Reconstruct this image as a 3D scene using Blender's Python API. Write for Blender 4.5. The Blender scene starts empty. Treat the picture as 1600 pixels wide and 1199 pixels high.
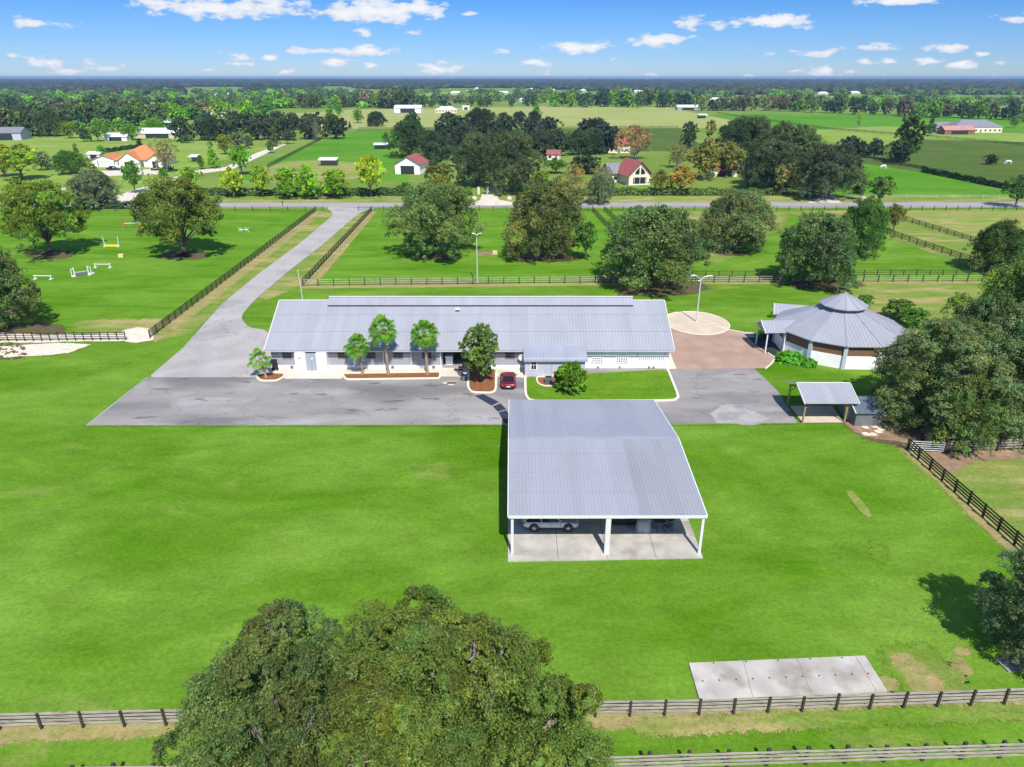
import bpy, bmesh, math, random
import numpy as np
from mathutils import Vector
R = math.radians
S = bpy.context.scene
C = S.collection

# ------------------------------------------------------------ camera, world, sun, exposure
PITCH, FPX, CAMH = R(23.34), 1110.0, 37.0          # focal length in pixels of a 1600 wide frame
cam_d = bpy.data.cameras.new('camera'); cam = bpy.data.objects.new('camera', cam_d); C.objects.link(cam)
cam.location = (0, 0, CAMH); cam.rotation_euler = (R(90) - PITCH, 0, 0)
cam_d.sensor_width = 36; cam_d.lens = 36 * FPX / 1600
cam_d.clip_start = 0.5; cam_d.clip_end = 60000
S.camera = cam
S.view_settings.view_transform = 'Standard'; S.view_settings.look = 'None'
S.view_settings.gamma = 1; S.view_settings.exposure = 0.6
SUN_EL = R(50)
sunv = Vector((0.23 * math.cos(SUN_EL), -0.973 * math.cos(SUN_EL), math.sin(SUN_EL))).normalized()
sd = bpy.data.lights.new('sun', 'SUN'); sd.energy = 4.0; sd.angle = R(0.5); sd.color = (1, .955, .88)
so = bpy.data.objects.new('sun', sd); C.objects.link(so); so.rotation_euler = (-sunv).to_track_quat('-Z', 'Y').to_euler()
so.location = (0, -50, 200)

def ray(x, y):
    v = (y - 600) / FPX; u = (x - 800) / FPX
    return u, math.cos(PITCH) - v * math.sin(PITCH), -(math.sin(PITCH) + v * math.cos(PITCH))
def P(x, y, h=0.0):                                # where a point of the photo lies on the level plane z = h
    a, b, c = ray(x, y); t = (h - CAMH) / c
    return Vector((a * t, b * t, h))
def PT(x, y, h=0.0): return (h - CAMH) / ray(x, y)[2]
def HY(x, y, Y):                                   # ... and at distance Y: its X and height
    a, b, c = ray(x, y); t = Y / b
    return a * t, CAMH + c * t

def build_world():
    w = bpy.data.worlds.new("World"); S.world = w; w.use_nodes = True
    nt = w.node_tree; nt.nodes.clear(); N = nt.nodes.new; L = nt.links.new
    def mth(op, a, b=None, c=None, clamp=False):
        n = N('ShaderNodeMath'); n.operation = op; n.use_clamp = clamp
        for i, q in enumerate((a, b, c)):
            if q is None: continue
            if isinstance(q, (int, float)): n.inputs[i].default_value = q
            else: L(q, n.inputs[i])
        return n.outputs[0]
    out = N('ShaderNodeOutputWorld'); bg = N('ShaderNodeBackground'); L(bg.outputs[0], out.inputs[0])
    sky = N('ShaderNodeTexSky'); sky.sky_type = 'NISHITA'; sky.sun_disc = False
    sky.sun_elevation = SUN_EL; sky.sun_rotation = math.atan2(sunv.x, sunv.y)
    sky.air_density = 1.0; sky.dust_density = 0.2; sky.ozone_density = 2.5
    tint = N('ShaderNodeMix'); tint.data_type = 'RGBA'; tint.blend_type = 'MULTIPLY'; tint.inputs[0].default_value = 1
    L(sky.outputs[0], tint.inputs[6]); pass
    tc = N('ShaderNodeTexCoord'); sep = N('ShaderNodeSeparateXYZ'); L(tc.outputs['Generated'], sep.inputs[0])
    az = mth('ARCTAN2', sep.outputs[0], sep.outputs[1]); el = mth('ARCSINE', sep.outputs[2])
    tr_ = N('ShaderNodeValToRGB'); L(mth('MULTIPLY', el, 2.0), tr_.inputs[0]); e0 = tr_.color_ramp.elements
    e0[0].position = 0.0; e0[0].color = SKY0 + (1,); e0[1].position = 1.0; e0[1].color = (.95, 1.0, 1.1, 1)
    for p_, c_ in ((.05, SKY1), (.18, SKY2), (.5, (.7, .85, 1.1))): q_ = e0.new(p_); q_.color = c_ + (1,)
    L(tr_.outputs[0], tint.inputs[7])
    com = N('ShaderNodeCombineXYZ'); L(az, com.inputs[0]); L(el, com.inputs[1])
    # noise in direction space, flattened like far cumulus
    sc = N('ShaderNodeVectorMath'); sc.operation = 'MULTIPLY'; L(com.outputs[0], sc.inputs[0]); sc.inputs[1].default_value = (46, 120, 1)
    nz = N('ShaderNodeTexNoise'); nz.inputs['Scale'].default_value = 1.0; nz.inputs['Detail'].default_value = 7; nz.inputs['Roughness'].default_value = 0.58
    L(sc.outputs[0], nz.inputs['Vector'])
    # clouds: (x, y, half width, half height) in the photo and density
    cl = [(350,13,110,15,1.1),(255,12,45,12,.9),(430,8,50,12,1),(590,18,82,17,1.2),(540,22,48,12,1.1),(660,14,45,13,1),(50,37,30,8,.8),(118,41,30,4,.45),
          (374,91,26,7,.85),(374,100,18,4,.8),(420,90,16,5,.8),(478,80,26,6,.95),(570,81,50,8,1.05),(524,96,28,7,1.05),(581,103,14,5,.75),
          (76,99,30,8,.9),(138,99,18,5,.7),(110,112,40,6,.75),(165,108,34,5,.7),(330,110,22,4,.6),(444,112,18,5,.75),(685,108,40,9,.9),
          (733,24,14,6,.6),(569,52,14,6,.45),(784,82,14,5,.7),(905,76,48,9,1.05),(928,73,22,8,1),(834,99,28,6,.95),(855,115,12,5,.7),(1025,64,42,10,1.15),
          (1080,36,20,11,.85),(1135,36,42,8,.6),(1216,34,48,12,1.25),(1092,59,18,5,.55),(1270,84,34,7,.75),(1296,77,24,4,.6),(1368,75,32,6,.65),(1410,1,70,9,1.1),
          (1480,76,36,7,.9),(1531,84,14,5,.75),(1285,112,24,9,.85),(1352,97,14,5,.65),(1388,97,20,6,.75),(1450,96,26,6,.8),(1502,102,24,8,.85),
          (1580,30,30,8,.6),(1560,99,14,5,.6),(1240,112,24,4,.5),(1172,119,14,4,.6),(1010,117,16,4,.45),(960,92,8,3,.4),(20,88,22,5,.7),(1330,112,14,4,.5),
          (1555,120,20,4,.5),(250,121,30,3,.4),(640,52,20,3,.35),(1200,84,16,3,.4),(700,100,22,5,.6)]
    res = None; tone = None
    for (x, y, hw, hh, s) in cl:
        a, b, c = ray(x, y); r = math.sqrt(a*a+b*b+c*c)
        A = math.atan2(a, b); E_ = math.asin(c / r)
        a2, b2, c2 = ray(x + hw, y); A2 = math.atan2(a2, b2); a3, b3, c3 = ray(x, y - hh); E3 = math.asin(c3 / math.sqrt(a3*a3+b3*b3+c3*c3))
        kx = .82 / abs(A2 - A); ky = .80 / abs(E3 - E_)
        v = N('ShaderNodeVectorMath'); v.operation = 'MULTIPLY_ADD'; L(com.outputs[0], v.inputs[0])
        v.inputs[1].default_value = (kx, ky, 0); v.inputs[2].default_value = (-A * kx, -E_ * ky, 0)
        ln = N('ShaderNodeVectorMath'); ln.operation = 'LENGTH'; L(v.outputs[0], ln.inputs[0])
        f = mth('MULTIPLY_ADD', ln.outputs['Value'], -s, s * 1.12)
        res = f if res is None else mth('MAXIMUM', res, f)
    dens = mth('ADD', res, mth('MULTIPLY', mth('SUBTRACT', nz.outputs[0], 0.5), 2.7))
    # keep the wisps inside each cloud's neighbourhood
    dens = mth('MINIMUM', dens, mth('MULTIPLY_ADD', res, 2.2, 0.75))
    mr = N('ShaderNodeMapRange'); mr.interpolation_type = 'SMOOTHSTEP'; L(dens, mr.inputs[0]); mr.inputs[1].default_value = 0.16; mr.inputs[2].default_value = 0.62
    mask = mth('MULTIPLY', mr.outputs[0], 0.95)
    shade = N('ShaderNodeMix'); shade.data_type = 'RGBA'
    sh = N('ShaderNodeMapRange'); L(dens, sh.inputs[0]); sh.inputs[1].default_value = 0.35; sh.inputs[2].default_value = 1.05
    L(sh.outputs[0], shade.inputs[0]); shade.inputs[6].default_value = (4.2, 4.8, 5.8, 1); shade.inputs[7].default_value = (6.2, 6.3, 6.5, 1)
    mx = N('ShaderNodeMix'); mx.data_type = 'RGBA'; L(mask, mx.inputs[0]); L(tint.outputs[2], mx.inputs[6]); L(shade.outputs[2], mx.inputs[7])
    L(mx.outputs[2], bg.inputs[0]); bg.inputs[1].default_value = 0.1
SKY0, SKY1, SKY2 = (.42, .58, .90), (.31, .50, .92), (.17, .38, .78)
build_world()

# ------------------------------------------------------------ helpers
def tag(o, label=None, cat=None, group=None, kind=None):
    if label: o['label'] = label
    if cat: o['category'] = cat
    if group: o['group'] = group
    if kind: o['kind'] = kind
    return o
def thing(name, label, cat, loc=(0, 0, 0), rz=0, group=None):
    o = bpy.data.objects.new(name, None); C.objects.link(o); o.empty_display_size = 0.3
    o.location = loc; o.rotation_euler = (0, 0, rz)
    return tag(o, label, cat, group)
def copy_tree(o, parent=None):
    c = o.copy(); C.objects.link(c); c.parent = parent
    for ch in [q for q in o.children]: copy_tree(ch, c)
    return c
class MB:
    def __init__(s): s.v = []; s.f = []; s.m = []; s.c = []
    def add(s, vs, fs, mi=0, col=1.0):
        b = len(s.v); s.v += [tuple(q) for q in vs]
        for f in fs: s.f.append([b + i for i in f]); s.m.append(mi); s.c.append(col)
    def box(s, cx, cy, cz, sx, sy, sz, rz=0, mi=0, col=1.0):
        ca, sa = math.cos(rz), math.sin(rz); vs = []
        for z in (-1, 1):
            for x, y in ((-1, -1), (1, -1), (1, 1), (-1, 1)):
                px, py = x * sx / 2, y * sy / 2
                vs.append((cx + px * ca - py * sa, cy + px * sa + py * ca, cz + z * sz / 2))
        s.add(vs, [(3, 2, 1, 0), (4, 5, 6, 7), (0, 1, 5, 4), (1, 2, 6, 5), (2, 3, 7, 6), (3, 0, 4, 7)], mi, col); return s
    def bar(s, p0, p1, w, h, mi=0, col=1.0):        # rectangular bar between two points, h measured upwards
        p0 = Vector(p0); p1 = Vector(p1); d = (p1 - p0).normalized()
        side = d.cross(Vector((0, 0, 1)));
        if side.length < 1e-4: side = Vector((1, 0, 0))
        side.normalize(); up = side.cross(d).normalized()
        vs = []
        for p in (p0, p1):
            for a, b in ((-1, -1), (1, -1), (1, 1), (-1, 1)): vs.append(p + side * (a * w / 2) + up * (b * h / 2))
        s.add(vs, [(3, 2, 1, 0), (4, 5, 6, 7), (0, 1, 5, 4), (1, 2, 6, 5), (2, 3, 7, 6), (3, 0, 4, 7)], mi, col); return s
    def tube(s, pts, rad, n=8, mi=0, col=1.0, cap=True):
        pts = [Vector(p) for p in pts]; rings = []
        if isinstance(rad, (int, float)): rad = [rad] * len(pts)
        b0 = len(s.v); vs = []; fs = []
        for i, p in enumerate(pts):
            d = (pts[min(i + 1, len(pts) - 1)] - pts[max(i - 1, 0)]).normalized()
            a = d.cross(Vector((0, 0, 1)))
            if a.length < 0.05: a = d.cross(Vector((0, 1, 0)))
            a.normalize(); b = d.cross(a)
            for k in range(n):
                t = 2 * math.pi * k / n; vs.append(p + (a * math.cos(t) + b * math.sin(t)) * rad[i])
        for i in range(len(pts) - 1):
            for k in range(n):
                k2 = (k + 1) % n; fs.append((i*n+k, i*n+k2, (i+1)*n+k2, (i+1)*n+k))
        if cap:
            fs.append(tuple(range(n - 1, -1, -1))); fs.append(tuple((len(pts)-1)*n + k for k in range(n)))
        s.add(vs, fs, mi, col); return s
    def prism(s, poly, z0, z1, mi=0, col=1.0):
        n = len(poly); vs = [(x, y, z0) for x, y in poly] + [(x, y, z1) for x, y in poly]
        s.add(vs, [tuple(range(n - 1, -1, -1)), tuple(range(n, 2 * n))] + [(i, (i+1) % n, (i+1) % n + n, i + n) for i in range(n)], mi, col); return s
    def slab(s, quad, th, mi=0, col=1.0):           # a thick panel: quad of 3D points, thickness downwards
        n = len(quad); q = [Vector(p) for p in quad]; vs = q + [p - Vector((0, 0, th)) for p in q]
        s.add(vs, [tuple(range(n)), tuple(range(2*n-1, n-1, -1))] + [(i, i + n, (i+1) % n + n, (i+1) % n) for i in range(n)], mi, col); return s
    def ball(s, c, r, n=10, m=6, sz=None, mi=0, col=1.0):
        sx, sy, sz_ = (r, r, r) if sz is None else sz; vs = []; fs = []
        for j in range(m + 1):
            ph = math.pi * j / m
            for k in range(n):
                t = 2 * math.pi * k / n; vs.append((c[0] + sx*math.sin(ph)*math.cos(t), c[1] + sy*math.sin(ph)*math.sin(t), c[2] + sz_*math.cos(ph)))
        for j in range(m):
            for k in range(n): k2 = (k+1) % n; fs.append((j*n+k, (j+1)*n+k, (j+1)*n+k2, j*n+k2))
        s.add(vs, fs, mi, col); return s
    def build(s, name, mats, parent=None, world=True, smooth=False):
        me = bpy.data.meshes.new(name); me.from_pydata(s.v, [], s.f)
        if not isinstance(mats, (list, tuple)): mats = [mats]
        for m in mats: me.materials.append(m)
        me.polygons.foreach_set('material_index', s.m)
        if True:
            at = me.color_attributes.new('Col', 'FLOAT_COLOR', 'CORNER'); arr = []
            for f, c in zip(s.f, s.c):
                cc = (c, c, c, 1.0) if isinstance(c, (int, float)) else tuple(c) + (1.0,)
                arr += cc * len(f)
            at.data.foreach_set('color', arr)
        if smooth: me.polygons.foreach_set('use_smooth', [True] * len(s.f))
        me.update(); o = bpy.data.objects.new(name, me); C.objects.link(o)
        if parent is not None:
            o.parent = parent
            if world:
                off = Vector((0, 0, 0)); q = parent
                while q is not None: off += Vector(q.location); q = q.parent
                o.location = -off
        return o

# ------------------------------------------------------------ materials
def newmat(name):
    m = bpy.data.materials.new(name); m.use_nodes = True; nt = m.node_tree
    return m, nt, nt.nodes['Principled BSDF']
def mat(name, col, rough=0.6, metal=0.0, var=0.12, scale=1.5, bump=0.0, bscale=20, vcol=False, spec=0.5, stain=None, aniso=(1, 1, 1), det=6, cracks=None):
    m, nt, b = newmat(name); N = nt.nodes.new; L = nt.links.new
    tc = N('ShaderNodeTexCoord'); mp = N('ShaderNodeMapping'); L(tc.outputs['Object'], mp.inputs[0]); mp.inputs['Scale'].default_value = aniso
    nz = N('ShaderNodeTexNoise'); nz.inputs['Scale'].default_value = scale; nz.inputs['Detail'].default_value = det; L(mp.outputs[0], nz.inputs['Vector'])
    ramp = N('ShaderNodeMapRange'); L(nz.outputs[0], ramp.inputs[0]); ramp.inputs[1].default_value = .3; ramp.inputs[2].default_value = .7
    ramp.inputs[3].default_value = 1 - var; ramp.inputs[4].default_value = 1 + var
    mul = N('ShaderNodeVectorMath'); mul.operation = 'SCALE'; mul.inputs[0].default_value = col; L(ramp.outputs[0], mul.inputs['Scale'])
    o = mul.outputs[0]
    if stain:                                       # (colour, scale, threshold, softness, strength): dirt with a shape of its own
        for (sc_, ss, th, soft, st) in stain:
            n2 = N('ShaderNodeTexNoise'); n2.inputs['Scale'].default_value = ss; n2.inputs['Detail'].default_value = 5; L(mp.outputs[0], n2.inputs['Vector'])
            r2 = N('ShaderNodeMapRange'); L(n2.outputs[0], r2.inputs[0]); r2.inputs[1].default_value = th; r2.inputs[2].default_value = th + soft; r2.inputs[4].default_value = st
            mx = N('ShaderNodeMix'); mx.data_type = 'RGBA'; L(r2.outputs[0], mx.inputs[0]); L(o, mx.inputs[6]); mx.inputs[7].default_value = tuple(sc_) + (1,); o = mx.outputs[2]
    if cracks:
        n4 = N('ShaderNodeTexNoise'); n4.inputs['Scale'].default_value = .5; n4.inputs['Detail'].default_value = 5; L(tc.outputs['Object'], n4.inputs['Vector'])
        va = N('ShaderNodeVectorMath'); va.operation = 'MULTIPLY_ADD'; L(n4.outputs['Color'], va.inputs[0]); va.inputs[1].default_value = (5, 5, 0); L(tc.outputs['Object'], va.inputs[2])
        vo = N('ShaderNodeTexVoronoi'); vo.feature = 'DISTANCE_TO_EDGE'; vo.inputs['Scale'].default_value = cracks; L(va.outputs[0], vo.inputs['Vector'])
        r4 = N('ShaderNodeMapRange'); L(vo.outputs['Distance'], r4.inputs[0]); r4.inputs[1].default_value = .004; r4.inputs[2].default_value = .012; r4.inputs[3].default_value = .28; r4.inputs[4].default_value = 0
        m4 = N('ShaderNodeMix'); m4.data_type = 'RGBA'; L(r4.outputs[0], m4.inputs[0]); L(o, m4.inputs[6]); m4.inputs[7].default_value = (.09, .085, .08, 1); o = m4.outputs[2]
    if vcol:
        at = N('ShaderNodeAttribute'); at.attribute_name = 'Col'; m2 = N('ShaderNodeMix'); m2.data_type = 'RGBA'; m2.blend_type = 'MULTIPLY'; m2.inputs[0].default_value = 1
        L(o, m2.inputs[6]); L(at.outputs['Color'], m2.inputs[7]); o = m2.outputs[2]
    L(o, b.inputs['Base Color']); b.inputs['Roughness'].default_value = rough; b.inputs['Metallic'].default_value = metal
    b.inputs['Specular IOR Level'].default_value = spec
    if bump:
        n3 = N('ShaderNodeTexNoise'); n3.inputs['Scale'].default_value = bscale; n3.inputs['Detail'].default_value = 4; L(tc.outputs['Object'], n3.inputs['Vector'])
        bp = N('ShaderNodeBump'); bp.inputs['Strength'].default_value = bump; bp.inputs['Distance'].default_value = 0.05; L(n3.outputs[0], bp.inputs['Height']); L(bp.outputs[0], b.inputs['Normal'])
    return m
def leaf_mat(name, trans=0.33):
    m, nt, b = newmat(name); N = nt.nodes.new; L = nt.links.new
    oi = N('ShaderNodeObjectInfo'); at = N('ShaderNodeAttribute'); at.attribute_name = 'Col'
    mx = N('ShaderNodeMix'); mx.data_type = 'RGBA'; mx.blend_type = 'MULTIPLY'; mx.inputs[0].default_value = 1
    L(oi.outputs['Color'], mx.inputs[6]); L(at.outputs['Color'], mx.inputs[7])
    L(mx.outputs[2], b.inputs['Base Color']); b.inputs['Roughness'].default_value = .55; b.inputs['Specular IOR Level'].default_value = .25
    tr = N('ShaderNodeBsdfTranslucent'); hs = N('ShaderNodeVectorMath'); hs.operation = 'MULTIPLY'; L(mx.outputs[2], hs.inputs[0]); hs.inputs[1].default_value = (1.7, 2.0, .6)
    L(hs.outputs[0], tr.inputs[0]); ms = N('ShaderNodeMixShader'); ms.inputs[0].default_value = trans
    L(b.outputs[0], ms.inputs[1]); L(tr.outputs[0], ms.inputs[2]); L(ms.outputs[0], nt.nodes['Material Output'].inputs[0])
    return m
def grass_mat(name, c1, c2, c3=None, patch=0.62, big=0.02, streak=(1, 3.0, 1), fine=1.0, p3scale=0.06, soft=.14):
    """lawn: two greens mixed at several scales, and a third (dry) colour in patches"""
    m, nt, b = newmat(name); N = nt.nodes.new; L = nt.links.new
    tc = N('ShaderNodeTexCoord'); mp = N('ShaderNodeMapping'); L(tc.outputs['Object'], mp.inputs[0]); mp.inputs['Scale'].default_value = streak
    def noise(vec, s, d=5, r=.55, dist=0.0):
        n = N('ShaderNodeTexNoise'); n.inputs['Scale'].default_value = s; n.inputs['Detail'].default_value = d; n.inputs['Roughness'].default_value = r
        n.inputs['Distortion'].default_value = dist; L(vec, n.inputs['Vector']); return n.outputs[0]
    def mr(v, a, b_, c=0., d=1.):
        q = N('ShaderNodeMapRange'); L(v, q.inputs[0]); q.inputs[1].default_value = a; q.inputs[2].default_value = b_; q.inputs[3].default_value = c; q.inputs[4].default_value = d; return q.outputs[0]
    mx = N('ShaderNodeMix'); mx.data_type = 'RGBA'; L(mr(noise(mp.outputs[0], big * 2.2, 8, .62, .6), .34, .66), mx.inputs[0])
    mx.inputs[6].default_value = c1 + (1,); mx.inputs[7].default_value = c2 + (1,); o = mx.outputs[2]
    if c3:
        m3 = N('ShaderNodeMix'); m3.data_type = 'RGBA'; L(mr(noise(mp.outputs[0], p3scale, 8, .65, .4), patch, patch + soft, 0, .85), m3.inputs[0]); L(o, m3.inputs[6]); m3.inputs[7].default_value = c3 + (1,); o = m3.outputs[2]
    f = mr(noise(tc.outputs['Object'], 2.6, 8, .78), .32, .68, 1 - .26 * fine, 1 + .26 * fine)
    f2 = mr(noise(mp.outputs[0], .22, 8, .7), .32, .68, .84, 1.16)
    mm = N('ShaderNodeMath'); mm.operation = 'MULTIPLY'; L(f, mm.inputs[0]); L(f2, mm.inputs[1])
    sc = N('ShaderNodeVectorMath'); sc.operation = 'SCALE'; L(o, sc.inputs[0]); L(mm.outputs[0], sc.inputs['Scale'])
    L(sc.outputs[0], b.inputs['Base Color']); b.inputs['Roughness'].default_value = 1; b.inputs['Specular IOR Level'].default_value = .03
    bp = N('ShaderNodeBump'); bp.inputs['Strength'].default_value = .7; bp.inputs['Distance'].default_value = .12
    L(noise(tc.outputs['Object'], 4.5, 5, .75), bp.inputs['Height']); L(bp.outputs[0], b.inputs['Normal'])
    return m
M = {}
M['lawn'] = grass_mat('lawn_grass', (.074, .184, .004), (.158, .286, .034), (.24, .275, .07), .585, .020, (1, 1.8, 1))
M['track'] = grass_mat('pressed_grass', (.10, .21, .010), (.16, .27, .034), (.2, .26, .05), .6, .1)
M['paddock'] = grass_mat('paddock_grass', (.075, .195, .005), (.145, .28, .028), (.22, .27, .065), .64, .02)
M['verge'] = grass_mat('verge_grass', (.125, .235, .022), (.23, .26, .07), (.40, .31, .14), .50, .03)
M['tan'] = grass_mat('dry_grass', (.31, .29, .10), (.17, .26, .035), (.42, .34, .17), .52, .03)
M['bare'] = grass_mat('bare_edge', (.36, .27, .13), (.24, .26, .07), (.42, .33, .2), .55, .25)
M['meadow'] = grass_mat('meadow_grass', (.17, .28, .03), (.25, .33, .08), (.34, .33, .12), .55, .012, (1, 2, 1), .6, .02)
M['far'] = grass_mat('far_grass', (.13, .21, .03), (.20, .28, .06), (.28, .27, .11), .56, .004, (1, 1.5, 1), .5, .008)
M['green'] = grass_mat('green_pasture', (.065, .21, .008), (.12, .27, .025), (.20, .25, .06), .60, .01, (1, 1.5, 1), .5, .02)
M['marsh'] = grass_mat('dark_pasture', (.06, .115, .018), (.10, .15, .03), (.13, .11, .045), .55, .012, (1, 2.5, 1), .6, .03)
M['hay'] = grass_mat('hay_field', (.27, .32, .08), (.34, .36, .13), (.38, .34, .17), .55, .005, (1, 1.5, 1), .4, .01)
M['stubble'] = grass_mat('stubble_field', (.42, .33, .2), (.34, .28, .16), (.2, .2, .08), .62, .005, (1, 2, 1), .4, .01)
M['brownfld'] = grass_mat('brown_field', (.10, .10, .055), (.14, .125, .06), (.08, .1, .04), .6, .005, (1, 2, 1), .4, .01)
M['island'] = grass_mat('island_grass', (.085, .215, .008), (.14, .24, .02), (.21, .2, .05), .60, .06)
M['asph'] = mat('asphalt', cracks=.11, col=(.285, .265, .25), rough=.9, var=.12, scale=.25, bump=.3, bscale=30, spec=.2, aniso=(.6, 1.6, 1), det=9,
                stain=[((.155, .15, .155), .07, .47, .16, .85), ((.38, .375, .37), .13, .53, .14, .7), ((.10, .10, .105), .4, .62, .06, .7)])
M['asph_pale'] = mat('old_asphalt', cracks=.11, col=(.39, .365, .35), rough=.92, var=.1, scale=.2, bump=.3, bscale=30, spec=.2, det=9, stain=[((.24, .24, .26), .12, .5, .2, .6), ((.42, .42, .43), .2, .6, .15, .5)])
M['asph_new'] = mat('sealed_asphalt', (.028, .036, .055), .75, var=.15, scale=1.2, bump=.2, spec=.3)
M['road'] = mat('road_asphalt', (.33, .31, .30), .9, var=.08, scale=.1, bump=.2, spec=.2)
M['conc'] = mat('pale_concrete', (.62, .56, .46), .85, var=.10, scale=.5, bump=.2, bscale=12, spec=.2, stain=[((.42, .37, .30), .35, .6, .12, .6)], det=8)
M['slab'] = mat('slab_concrete', (.44, .41, .37), .85, var=.20, scale=.5, bump=.2, bscale=12, spec=.25, stain=[((.27, .24, .20), .35, .53, .14, .75), ((.56, .54, .51), .6, .54, .2, .7)], det=9)
M['kerb'] = mat('kerb_concrete', (.72, .65, .52), .85, var=.08, scale=2, bump=.15, spec=.2)
M['paver'] = mat('brick_pavers', (.36, .25, .19), .88, var=.14, scale=.4, bump=.2, spec=.2, stain=[((.44, .32, .25), .25, .5, .2, .6)], det=8)
M['circle'] = mat('stone_circle', (.56, .47, .36), .88, var=.10, scale=.6, bump=.2, spec=.2, stain=[((.47, .36, .27), .3, .55, .15, .5)], det=8)
M['sand'] = mat('pale_sand', (.66, .58, .47), .95, var=.12, scale=1.2, bump=.6, bscale=3, spec=.1, stain=[((.42, .36, .28), .9, .62, .06, .7)], det=8)
M['dirt'] = mat('bare_dirt', (.27, .18, .115), .95, var=.2, scale=1, bump=.6, bscale=4, spec=.1, stain=[((.42, .33, .22), .5, .55, .15, .7)])
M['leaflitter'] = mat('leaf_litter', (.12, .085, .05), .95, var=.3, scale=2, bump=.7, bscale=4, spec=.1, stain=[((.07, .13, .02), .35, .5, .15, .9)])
M['mulch'] = mat('bark_mulch', (.24, .10, .045), .95, var=.35, scale=5, bump=1, bscale=9, spec=.1)
M['roof'] = mat('galvanised_roof', (.355, .365, .405), .42, .15, var=.05, scale=.35, stain=[((.29, .29, .30), .5, .54, .2, .25)], spec=.4, vcol=True, det=6, aniso=(1, .35, 1))
M['roof_old'] = mat('old_metal_roof', (.36, .38, .44), .45, .2, var=.08, scale=.4, spec=.4, vcol=True)
M['roof_dark'] = mat('dark_metal_roof', (.12, .15, .19), .45, .2, var=.15, scale=.8, vcol=True, stain=[((.5, .52, .52), 1.3, .68, .04, .8)])
M['trim'] = mat('white_trim', (.66, .655, .64), .5, var=.04, scale=3)
M['white'] = mat('white_wall_paint', (.86, .84, .85), .75, var=.05, scale=.6, stain=[((.6, .59, .56), .8, .64, .12, .4)])
M['grey'] = mat('grey_wall_paint', (.30, .30, .345), .75, var=.05, scale=.8)
M['greydoor'] = mat('grey_door_paint', (.30, .33, .39), .5, var=.04)
M['lilac'] = mat('pale_grey_paint', (.44, .45, .53), .7, var=.05, scale=.8)
M['dark'] = mat('dark_gap', (.02, .022, .026), .8, var=.1)
M['frame'] = mat('window_frame_paint', (.16, .155, .16), .5, var=.05)
M['glass'] = mat('window_glass', (.022, .025, .03), .08, var=.2, scale=.4)
M['blockred'] = mat('brown_screen_panel', (.17, .09, .05), .8, var=.22, scale=1.5, stain=[((.3, .14, .07), 2, .6, .15, .5)], aniso=(1, 1, 4))
M['dust'] = mat('dusty_asphalt', (.36, .335, .315), .95, var=.12, scale=.6, bump=.3, stain=[((.22, .22, .235), .35, .48, .2, .9)], det=8)
M['wood_dark'] = mat('black_board_paint', (.022, .017, .014), .75, var=.3, scale=3)
M['wood_grey'] = mat('weathered_board', (.36, .31, .265), .85, var=.28, scale=2, aniso=(.5, 1, 6), stain=[((.13, .10, .09), 1.8, .56, .08, .7)])
M['wood_tan'] = mat('yellow_pine_post', (.32, .23, .10), .8, var=.2, scale=4)
M['post_dark'] = mat('dark_post', (.045, .035, .03), .85, var=.3, scale=5)
M['metal'] = mat('galvanised_pole', (.62, .63, .62), .4, .35, var=.06)
M['gate'] = mat('gate_steel', (.5, .52, .53), .4, .5, var=.1)
M['bark'] = mat('oak_bark', (.13, .10, .078), .95, var=.3, scale=4, bump=1, bscale=8)
M['palebark'] = mat('pale_bark', (.30, .26, .22), .95, var=.25, scale=4, bump=.8, bscale=8)
M['palmbark'] = mat('palm_bark', (.33, .235, .17), .95, var=.25, scale=6, bump=1, bscale=14, aniso=(1, 1, 3))
M['tile_orange'] = mat('orange_roof_tile', (.52, .20, .07), .8, var=.14, scale=1.5, vcol=True)
M['red_roof'] = mat('red_roof_metal', (.34, .085, .07), .6, var=.14, scale=.7, vcol=True)
M['pink_roof'] = mat('faded_red_roof', (.45, .22, .19), .7, var=.12, scale=.5, vcol=True)
M['rust_roof'] = mat('mottled_red_roof', (.30, .085, .08), .7, var=.35, scale=1.2, vcol=True)
M['shingle'] = mat('grey_shingle', (.20, .20, .23), .8, var=.12, scale=1, vcol=True)
M['white_roof'] = mat('white_metal_roof', (.74, .76, .80), .5, .1, var=.05, vcol=True)
M['tan_wall'] = mat('tan_wall_paint', (.55, .46, .34), .8, var=.06)
M['farwhite'] = mat('far_white_paint', (.52, .52, .50), .8, var=.08)
M['cream_wall'] = mat('cream_wall_paint', (.72, .65, .52), .8, var=.06)
M['leaf'] = leaf_mat('foliage')
M['rubber'] = mat('tyre_rubber', (.02, .02, .02), .8, var=.1)
M['rim'] = mat('alloy_rim', (.45, .46, .48), .3, .8, var=.03)
M['silver'] = mat('silver_car_paint', (.52, .55, .60), .22, .45, var=.02)
M['redpaint'] = mat('dark_red_car_paint', (.20, .012, .03), .2, .3, var=.03)
M['blackpaint'] = mat('black_car_paint', (.015, .016, .02), .2, .2, var=.03)
M['carglass'] = mat('car_glass', (.012, .015, .02), .06, var=.05)
M['taillight'] = mat('red_lamp_lens', (.55, .02, .02), .2, var=.05)
M['headlight'] = mat('clear_lamp_lens', (.7, .72, .75), .1, .2, var=.05)
M['plastic'] = mat('black_plastic', (.02, .02, .022), .5, var=.1)
M['tarp'] = mat('grey_tarp', (.42, .44, .45), .7, var=.15, scale=2)
M['plate'] = mat('number_plate', (.75, .76, .76), .5, var=.03)
M['yellow'] = mat('yellow_paint', (.62, .66, .03), .6, var=.05)
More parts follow.
